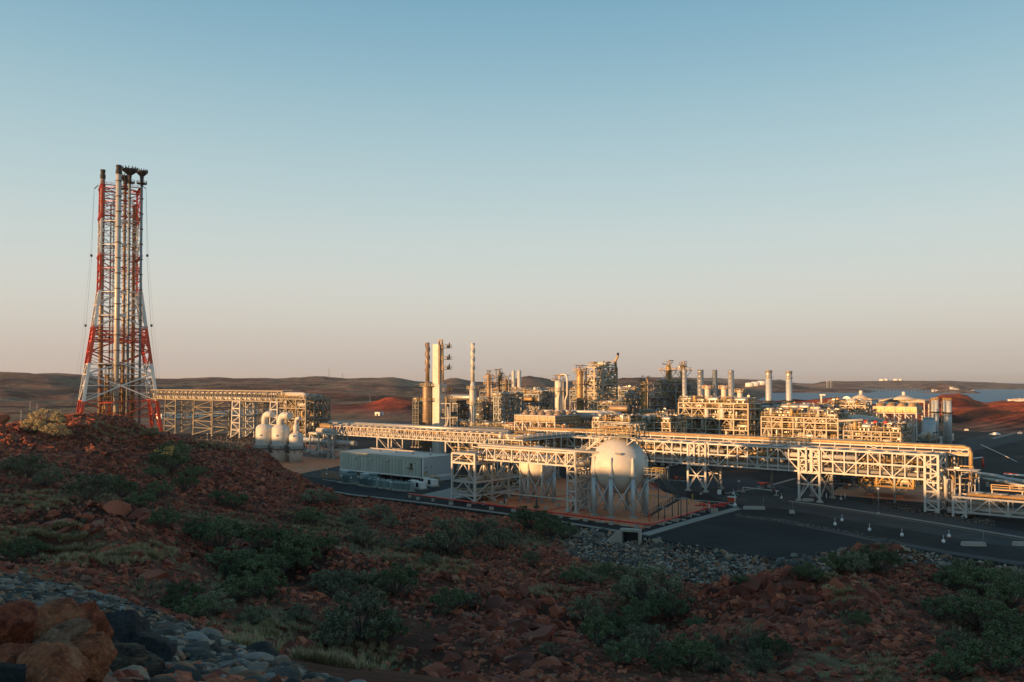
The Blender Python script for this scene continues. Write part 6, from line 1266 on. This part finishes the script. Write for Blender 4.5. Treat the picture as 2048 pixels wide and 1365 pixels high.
# ------------------------------------------------------------------ slab details
def linepts(pts, z): return [G(a, b, z) for a, b in pts]
fm = thing('fire_main', 'long bright red fire main on concrete blocks around the slab', 'pipe', (0,0,0))
L = linepts([(816,988),(1000,1012),(1290,1049),(1299,1049),(1308,1047),(1442,1009)], .75); MB().tube(L, .17, 10).build('pipe_run', 'paint_fire', fm)
c = MB(); [c.tube([L[0].lerp(L[1],q)-Vector((.1,0,0)), L[0].lerp(L[1],q)+Vector((.1,0,0))], .26, 8) for q in (.3,.6,.9)]; [c.tube([L[1].lerp(L[2],q)-Vector((.1,-.1,0)), L[1].lerp(L[2],q)+Vector((.1,-.1,0))], .27, 8) for q in np.linspace(.05,.95,9)]; c.build('coupling', 'paint_fire', fm)
for a, b_, w in [(820,996,.5),(836,1000,.7),(866,1003,.4),(902,1010,.9),(938,1014,.9),(983,1020,.9),(1027,1025,.9),(1074,1031,.8),(1120,1036,.9),(1171,1043,.9),(1223,1050,.9),(1273,1056,1.0),(1294,1056,1.1),(1320,1050,1.6),(1349,1043,1.6),(1375,1034,1.6),(1405,1025,1.0)]:
    g = G(a, b_); q = MB().box(-w/2,-.25,-.02,w/2,.25,.58); o = q.build('pipe_block', 'concrete', fm); o.location = g; o.rotation_euler = (0,0,TH)
for a, b_ in ((1149,1039),(1201,1045),(1251,1052),(1333,1046),(1362,1040),(1390,1030)):
    g = G(a, b_); q = MB().box(-.9,-.5,-.02,.9,.5,.12); q.tube([(0,0,.1),(0,0,.5)], .08, 6); o = q.build('base_plate', 'concrete', fm); o.location = g; o.rotation_euler = (0,0,TH)
h = thing('hydrant_group', 'cluster of red hydrant valves at the right corner of the slab', 'hydrant', G(1408,1023), TH)
for i, (x, y, z) in enumerate(((0,0,1.3),(1.0,.2,1.5),(2.0,.5,1.2),(-1.2,1.0,1.1),(2.6,-.3,1.3))):
    MB().tube([(x,y,0),(x,y,z)], .12, 8).build('standpipe', 'paint_white' if i % 2 else 'paint_fire', h); MB().lathe([(.15,0),(.3,.1),(.3,.3),(.1,.42)], (x,y,z), 10).build('hydrant_head', 'paint_fire', h)
MB().tube([(-2,0,1.0),(4.2,.8,1.4)], .16, 8).build('manifold', 'paint_fire', h); MB().tube([(2.8,.5,1.7),(4.8,1.2,1.9)], .18, 8).build('nozzle_arm', 'paint_fire', h); MB().box(1.8,-1,0,3.2,-.4,.9).build('block', 'concrete', h)
hz_ = thing('monitor_nozzle', 'small red standpipe with crossed head halfway along the right fire main', 'hydrant', G(1299,1046), TH); MB().tube([(0,0,.2),(0,0,1.7)], .09, 8).build('standpipe', 'paint_red', hz_); MB().tube([(-.3,0,1.5),(.4,0,1.7)], .12, 8).build('nozzle', 'paint_red', hz_)
# thin white pipe on posts
tp = thing('raised_pipe', 'thin white pipe on slim posts crossing in front of the smaller sphere', 'pipe', (0,0,0)); a, b_ = at(948, 980, 180), at(1165, 998, 163.5)
a.z = 2.45; b_.z = 2.45; MB().tube([a, b_], .12, 8).build('pipe_run', 'pipe_white', tp)
for q in (.08,.30,.60,.92): p = a.lerp(b_, q); MB().tube([(p.x,p.y,0),(p.x,p.y,2.4)], .16, 8).build('post', 'steel_dark', tp); MB().box(p.x-.4,p.y-.4,0,p.x+.4,p.y+.4,.18).build('base', 'concrete', tp)
for i, (x0, y0, x1, y1) in enumerate(((1000,1003,1150,990),(1065,1028,1180,1003),(1120,1030,1215,1008))):
    p, q = G(x0,y0,.1), G(x1,y1,.1); MB().tube([p, q], .07, 6).build('ground_pipe', 'paint_red').__setitem__('label', f'thin dark red ground pipe on the slab, {("rear","middle","front")[i]} of three') ; o = C.objects[-1]; tag(o, f'thin dark red ground pipe on the slab, {("rear","middle","front")[i]} of three', 'pipe')
for i, (a_, b__) in enumerate(((1012,1005),(990,1004),(1093,1018),(1115,1014),(1003,1009),(968,1010))):
    o = MB().lathe([(.45,0),(.45,.25),(.2,.6),(.12,.7)], n=8, smooth=False).build('concrete_plinth', 'concrete'); o.location = G(a_,b__); tag(o, 'small concrete pipe foot on the slab under the near bridge', 'block', 'concrete feet on the slab')
# culvert
cv = thing('culvert', 'pale concrete box culvert opening in the grey stone bank', 'culvert', G(1281,1097,-1.2)+Vector((0,.2,-.1)), TH+.35)
cv.scale = (1.3,1.3,1.3); b = MB(); b.box(-2.6,0,2.0,.0,1.1,2.3); b.box(-2.6,0,0,-.0,1.1,.3); b.box(-2.6,0,.3,-2.32,1.1,2.0); b.box(-.28,0,.3,0,1.1,2.0); b.build('box', 'concrete', cv); MB().box(-2.32,1.0,.3,-.28,1.08,2.0).build('void', 'black', cv)
b = MB(); b.v = [(-2.6,0,.05),(-4.6,-1.4,-.05),(-4.6,-1.4,.35),(-2.6,0,2.3),(-2.6,.28,.05),(-4.8,-1.15,-.05),(-4.8,-1.15,.35),(-2.6,.28,2.3)]; b.f = [(0,1,2,3),(7,6,5,4),(3,2,6,7),(0,4,5,1),(1,5,6,2)]; b.sm = [False]*5; b.build('wing_wall', 'concrete', cv)
MB().box(-4.7,-1.3,-.25,.1,0,.02).build('apron', 'concrete', cv)
# posts with white bases, barrier blocks, lamp posts
for i, (a_, b__, l) in enumerate([(1467,990,'by the boom gate, left'),(1563,998,'at the right end of the boom gate'),(1670,1051,'first of the row along the road'),(1684,1043,'behind the first of the row along the road'),(1739,1062,'third of the row along the road'),(1804,1073,'fourth of the row along the road'),(1887,1086,'in front of the one on a red foot'),(1898,1075,'standing on a red foot'),(1682,1000,'left of three under the main bridge')]):
    t = thing('marker_post', f'white marker post in a round base, {l}', 'marker post', G(a_,b__), 0, 'white marker posts'); t.scale = (.8,.8,.85); MB().lathe([(.28,0),(.34,.1),(.34,.5),(.22,.6)], n=12).build('base', 'car_white', t); MB().tube([(0,0,.55),(0,0,1.35)], .05, 6).build('stem', 'car_white', t); MB().lathe([(.09,0),(.09,.12)], (0,0,1.3), 6).build('reflector', 'paint_white', t)
    if 'red foot' in l and 'front' not in l: MB().lathe([(.4,-.02),(.4,.08)], n=12).build('foot', 'paint_red', t)
for a_, b__ in ((1690,999),(1653,998)):
    o = MB().tube([(0,0,0),(0,0,1.3)], .09, 6).build('bollard', 'car_white'); o.location = G(a_,b__); tag(o, 'thin white bollard under the main bridge by the middle trestle', 'bollard', 'bollards under the main bridge')
def barrier(px, py, w, lab, post=True, ang=0):
    t = thing('concrete_barrier', lab, 'barrier', G(px,py), ang); b = MB(); b.v = [(-w/2,-.45,0),(w/2,-.45,0),(w/2,.45,0),(-w/2,.45,0),(-w/2+.1,-.3,.62),(w/2-.1,-.3,.62),(w/2-.1,.3,.62),(-w/2+.1,.3,.62)]; b.f = [(0,1,5,4),(1,2,6,5),(2,3,7,6),(3,0,4,7),(4,5,6,7)]; b.sm = [False]*5; b.build('block', 'concrete', t)
    if post: MB().tube([(w/2-.3,0,.6),(w/2-.3,0,2.3)], .05, 6).build('post', 'steel_grey', t)
barrier(1508, 1019, 4.4, 'long pale concrete barrier block with a post, near the boom gate', True, -.12); barrier(1584, 1027, 1.0, 'small concrete block with a tall post on the road edge'); barrier(1947, 1092, 3.6, 'long pale concrete barrier block with post at lower right', True, -.12)
barrier(2046, 1092, 3, 'striped concrete block cut by the right edge', False, -.2); barrier(1616, 1003, 2.4, 'low concrete block between the legs of the middle trestle', False)
bg_ = thing('boom_gate', 'long red and white boom lying across the side road', 'boom gate', G(1486,985), 0); q = G(1558,993)-G(1486,985); n = 10
for i in range(n): MB().tube([(q.x*i/n,q.y*i/n,1.2),(q.x*(i+1)/n,q.y*(i+1)/n,1.2)], .11, 6, True).build('boom_section', 'paint_white' if i % 2 else 'paint_red' if i % 4 == 0 and i > 7 else 'car_white', bg_)
for f_ in (0, .93): MB().tube([(q.x*f_,q.y*f_,0),(q.x*f_,q.y*f_,1.2)], .09, 6).build('post', 'car_white', bg_); MB().box(q.x*f_-.45,q.y*f_-.4,0,q.x*f_+.45,q.y*f_+.4,.3).build('foot', 'concrete', bg_)
def lamp(px, py, h, lab, grp=None, head=True, m='steel_grey'):
    t = thing('lamp_post', lab, 'lamp post', G(px,py), 0, grp); MB().tube([(0,0,.3),(0,0,h)], .07, 6).build('post', m, t); MB().lathe([(.4,0),(.4,.2),(.2,.4)], n=8, smooth=False).build('footing', 'concrete', t)
    if head: MB().lathe([(.06,0),(.28,.1),(.30,.3),(.1,.42)], (0,0,h), 10).build('lamp_head', 'paint_white', t)
lamp(1757, 1029, 4.8, 'slim lamp post standing on the road kerb right of centre'); lamp(1478, 983, 2.2, 'short post with square white head by the side road', None); lamp(1402, 989, 3.2, 'slim lamp post between the legs of the first trestle'); lamp(1335, 990, 6, 'slim lamp post right of the sphere stair'); lamp(453, 902, 5.5, 'thin pole on the dark gravel bank left of the drums', None, False); lamp(415, 880, 2.4, 'short white capped post on the dark gravel bank'); lamp(855, 905, 3.4,'short mast behind the switch building roof')
sh = thing('safety_shower', 'green topped safety shower post on a white base beside the slab corner', 'safety shower', G(1470,1012), 0); MB().lathe([(.4,0),(.4,.3),(.2,.5)], n=10).build('base', 'car_white', sh); MB().tube([(0,0,.4),(0,0,2.4)], .09, 8).build('post', 'car_white', sh); MB().beam((-.7,0,2.4),(.7,0,2.4),.14).build('arm', 'green_paint', sh); MB().lathe([(.3,0),(.1,.15)], (.5,0,2.25), 10).build('shower_head', 'green_paint', sh)
t = thing('hose_reel', 'small dark red hose reel box left of the green topped shower', 'hose reel', G(1464,1006), TH); MB().box(-.8,-.4,.3,.8,.4,1.2).build('cabinet', 'paint_red', t); MB().box(-.9,-.5,1.2,.9,.5,1.3).build('lid', 'paint_white', t); MB().box(-.7,-.3,0,.7,.3,.3).build('leg_frame', 'steel_grey', t)
for i, (a_, b__) in enumerate(((1355,962),(1531,975),(1305,978))):
    t = thing('fire_cart', f'dark red valve set on the asphalt under the main bridge, {("left","right","nearest the sphere stair")[i]} one', 'valve set', G(a_,b__), TH, 'valve sets under the main bridge'); acc = clut(t, (-2,-.6,0,2,.6,1.3), 12, 300+i, .5, ('paint_red','paint_red','pipe_dark'), vessels=False); flush(t, acc); MB().box(-2,-.7,0,2,.7,.12).build('base', 'concrete', t)
for i, (a_, b__) in enumerate(((1427,1001),)):
    t = thing('control_box', 'small pale box with black side by the first trestle', 'box', G(a_+14,b__-12), TH); MB().box(-.6,-.4,0,.4,.4,1.0).build('casing', 'paint_white', t); MB().box(.4,-.4,0,.8,.4,1.0).build('side_panel', 'black', t)
for i, (a_, b__, h_) in enumerate(((1385,1002,1.5),(1377,1008,1.0),(1300,1000,1.2),(1363,1006,1.1))):
    o = MB().tube([(0,0,0),(0,0,h_),], .1, 6).build('guard_post', 'yellow_paint'); o.location = G(a_,b__); tag(o, 'thin yellow guard post at the rear edge of the slab', 'post', 'yellow guard posts behind the slab')
# ------------------------------------------------------------------ vehicles and cabins on the right
def car(px, py, ang, m, lab):
    t = thing('parked_car', lab, 'car', G(px,py), ang)
    b = MB(); b.v = [(-2.2,-.9,.45),(2.2,-.9,.45),(2.25,-.85,.95),(1.1,-.85,1.05),(.5,-.7,1.6),(-1.2,-.7,1.62),(-1.9,-.8,1.1),(-2.25,-.85,1.0)]; b.v += [(x,-y,z) for x,y,z in b.v]; b.f = [tuple(range(8))[::-1], tuple(range(8,16))]+[(i,(i+1) % 8,(i+1) % 8+8,i+8) for i in range(8)]; b.sm = [False]*10; b.build('body', m, t)
    g = MB(); g.quad((.55,-.71,1.55),(1.12,-.84,1.08),(1.12,.84,1.08),(.55,.71,1.55)); g.quad((-1.1,-.76,1.5),(.4,-.76,1.5),(.9,-.87,1.08),(-1.6,-.87,1.08)); g.v = [(x+(.01 if abs(y) < .9 and z else 0),y*1.01,z+.01) for x,y,z in g.v]; g.build('window', 'glass_dark', t)
    for x in (-1.4,1.4):
        for y in (-.92,.74): w = MB().lathe([(.34,0),(.34,.18)], (x,y,.34), 14, 'y').build('wheel', 'rubber', t)
car(1990, 872, 1.9, 'car_white', 'white car driving on the road at upper right')
def cabin(px, py, w, d, h, lab, ang=TH, m='paint_white', door='blue_paint'):
    t = thing('site_cabin', lab, 'cabin', G(px,py), ang); MB().box(-w,0,.2,0,d,h).build('wall', m, t); MB().box(-w-.1,-.1,h,.1,d+.1,h+.15).build('roof', 'roof_sheet', t); MB().box(-w*.65,-.05,h*.35,-w*.3,0,h*.75).build('window', 'glass_dark', t); MB().box(.0,d*.3,.2,.05,d*.6,h*.8).build('door', door, t)
cabin(1884, 889, 2.4, 3, 3.0, 'small white cabin, left of two by the side road'); cabin(1905, 883, 2.8, 3, 3.2, 'small white cabin with yellow door, right of two by the side road', TH, 'paint_white', 'yellow_paint')
cabin(759, 835, 5, 4, 3.6, 'white box cabin alone on the brown field behind the brown stack'); cabin(738,856,3,2,2.4,'small white box beside a dark kiosk behind the left bridge'); 
for i, (a_, b__) in enumerate(((1920,858),(1933,862),(1975,855),(2002,850),(1845,888),(2040,868))):
    o = MB().box(-1,-.4,0,1,.4,.7).box(-.3,-.4,.7,.5,.4,1.0).build('equipment_box', 'paint_white'); o.location = G(a_,b__); tag(o, 'small white box on the dark yard near the silos', 'box', 'white boxes on the far right yard')
pl_ = thing('pole', 'long thin pale pipe lying slanted on the dark bank at right', 'pipe', (0,0,0)); MB().tube([G(1962,890,.3),G(1995,905,.3),G(2034,924,.3)], .14, 6).build('pipe_run', 'pipe_white', pl_)
# ------------------------------------------------------------------ white camp buildings far left
A, B = G(322,840), G(625,824); n = 15; dv = (B-A)/n; an = math.atan2(dv.y, dv.x); Lc = dv.length
for i in range(n):
    t = thing('camp_building', f'long low white hut behind the flare bridge, number {["one","two","three","four","five","six","seven","eight","nine","ten","eleven","twelve","thirteen","fourteen","fifteen"][i]} from the left', 'hut', A+dv*i, an, 'white huts in the far row')
    MB().box(.4,0,.4,Lc-.6,5,3.6).build('wall', 'paint_white', t); MB().box(.2,-.3,3.6,Lc-.4,5.3,3.9).build('roof', 'pipe_white', t)
    for k in range(5): MB().box(1.5+k*2.2,-.06,1.7,2.7+k*2.2,0,2.7).build('window', 'glass_dark', t)
    MB().box(Lc-.7,-.06,.4,Lc-.62+.02,1.2,2.6).build('door', 'steel_dark', t)
def hz(x, y): return float(far_h(np.array([x]), np.array([y]))[0])
def farbox(name, px, D, w, d, h, m, lab, cat, grp=None, dome=False, zz=None):
    P = at(px, HZ, D); z = hz(P.x, P.y) if zz is None else zz; t = thing(name, lab, cat, (P.x,P.y,z-.5), random.uniform(-.2,.2), grp)
    if dome: MB().lathe([(w/2,0),(w/2,h),(w*.3,h*1.15),(.1,h*1.2)], n=20).build('shell', m, t)
    else: MB().box(-w/2,-d/2,0,w/2,d/2,h).build('wall', m, t); MB().box(-w/2-.5,-d/2-.5,h,w/2+.5,d/2+.5,h*1.08).build('roof', 'roof_sheet', t)
for i, px in enumerate((1866,1871,1876)): farbox('port_building', px, 3130, 9, 9, 20-i*2, 'paint_white', 'white port building on the near island, western cluster', 'port building', 'western port buildings')
for i, px in enumerate((1903,1909,1914)): farbox('port_building', px, 3130, 9, 9, 26-i*4, 'paint_white', 'white port building on the near island, middle cluster', 'port building', 'middle port buildings')
for i, px in enumerate((1931,1937,1943)): farbox('port_building', px, 3130, 12, 9, 12+i, 'paint_white', 'white port building on the near island, eastern cluster', 'port building', 'eastern port buildings')
for i, px in enumerate((1764,1772,1792,1800)): farbox('storage_tank', px, 5300, 34, 30, 16, 'paint_white', 'tiny white tank on the far shore across the bay', 'tank', 'tanks on the far shore', True)
for i, px in enumerate((1500,1511,1524)): farbox('storage_tank', px, 3000, 34, 30, 14, 'paint_white', 'tiny white tank on the red shore behind the grey stacks', 'tank', 'tanks on the red shore', True)
for i, px in enumerate((1655,1662)): farbox('loading_frame', px, 3100, 6, 6, 24, 'steel_grey', 'pale loading frame on the dark headland behind the stacks', 'loader', 'loaders on the headland')
for i, px in enumerate((2024,2034,2044)): farbox('shed', px, 690, 4, 6, 3.6, 'paint_white', 'white shed on the red hill at the right edge', 'shed', 'sheds on the right hill')
jt = thing('jetty', 'long dark jetty on piles crossing the bay', 'jetty', (0,0,0)); a, b_ = at(1690, HZ, 3060), at(1868, HZ, 3060); MB().box(a.x,3055,-5,b_.x,3063,-3).build('deck', 'steel_dark', jt)
c = MB(); [c.beam((x,3059,-13),(x,3059,-5),2.2) for x in np.linspace(a.x,b_.x,26)]; c.build('piles', 'steel_dark', jt)
for px, D, h_ in ((658,2300,30),(685,2350,16)): 
    P = at(px, HZ, D); t = thing('radio_mast', 'thin radio mast on the skyline left of the brown stack' if px < 670 else 'shorter radio mast on the skyline near the taller one', 'mast', (P.x,P.y,hz(P.x,P.y)-1)); MB().beam((0,0,0),(0,0,h_),1.2).build('lattice', 'steel_grey', t)
for i, (px, py) in enumerate(((60,822),(74,826),(42,843),(740,812),(240,801))): 
    P = G(px, py, 0); t = thing('power_pole', 'thin power pole on the plain', 'pole', (P.x,P.y,hz(P.x,P.y)-.5), 0, 'poles on the plain'); MB().beam((0,0,0),(0,0,8),.25).build('pole', 'steel_grey', t)
# stones laid in a line across the apron and dark bank stones left of the drums
k = 420; t_ = RNG.random(k); lx = np.interp(t_, [0,.35,.7,1], [1470,1590,1700,1790]); ly = np.interp(t_, [0,.35,.7,1], [1030,1048,1064,1085]); gp = np.array([G(a,b)[:] for a, b in zip(lx, ly)]); gp[:,:2] += RNG.normal(0,.45,(k,2)); gp[:,2] = .05
heap('stone_line', gp, RNG.uniform(.15,.5,k), LOW, 'rock_grey', 'thin line of loose stones across the dark apron')
k = 2600; lx = RNG.uniform(335,520,k); ly = RNG.uniform(872,905,k); ly = np.maximum(ly, 868+ (520-lx)*.05); gp = np.array([G(a,b)[:] for a, b in zip(lx, ly)]); heap('dark_bank', gp, RNG.uniform(.4,1.1,k), LOW, 'rock_grey', 'dark stones of the low bank left of the drums')
k = 1500; lx = RNG.uniform(1745,1990,k); ly = RNG.uniform(0,1,k); ly = np.interp(lx,[1745,1990],[998,1040])+ly*np.interp(lx,[1745,1990],[14,14]); kk = RNG.random(k) < .9; gp = np.array([G(a,b)[:] for a, b in zip(lx[kk], ly[kk])]); heap('dark_bank', gp, RNG.uniform(.2,.6,len(gp)), LOW, 'rock_grey', 'dark stones under the right end of the main bridge')
print('objects', len(bpy.data.objects), 'tris', sum(len(o.data.polygons) for o in bpy.data.objects if o.type == 'MESH'))
# ------------------------------------------------------------------ air
hm = bpy.data.materials.new('haze'); hm.use_nodes = True; n = hm.node_tree; n.nodes.clear(); o_ = n.nodes.new('ShaderNodeOutputMaterial'); pv = n.nodes.new('ShaderNodeVolumePrincipled')
pv.inputs['Color'].default_value = (.86,.88,.90,1); pv.inputs['Density'].default_value = .00004; pv.inputs['Anisotropy'].default_value = .2
n.links.new(pv.outputs[0], o_.inputs['Volume']); M['haze'] = hm
o = MB().box(-30500,-900,-40,30500,30500,170).build('haze', 'haze'); o['kind'] = 'stuff'
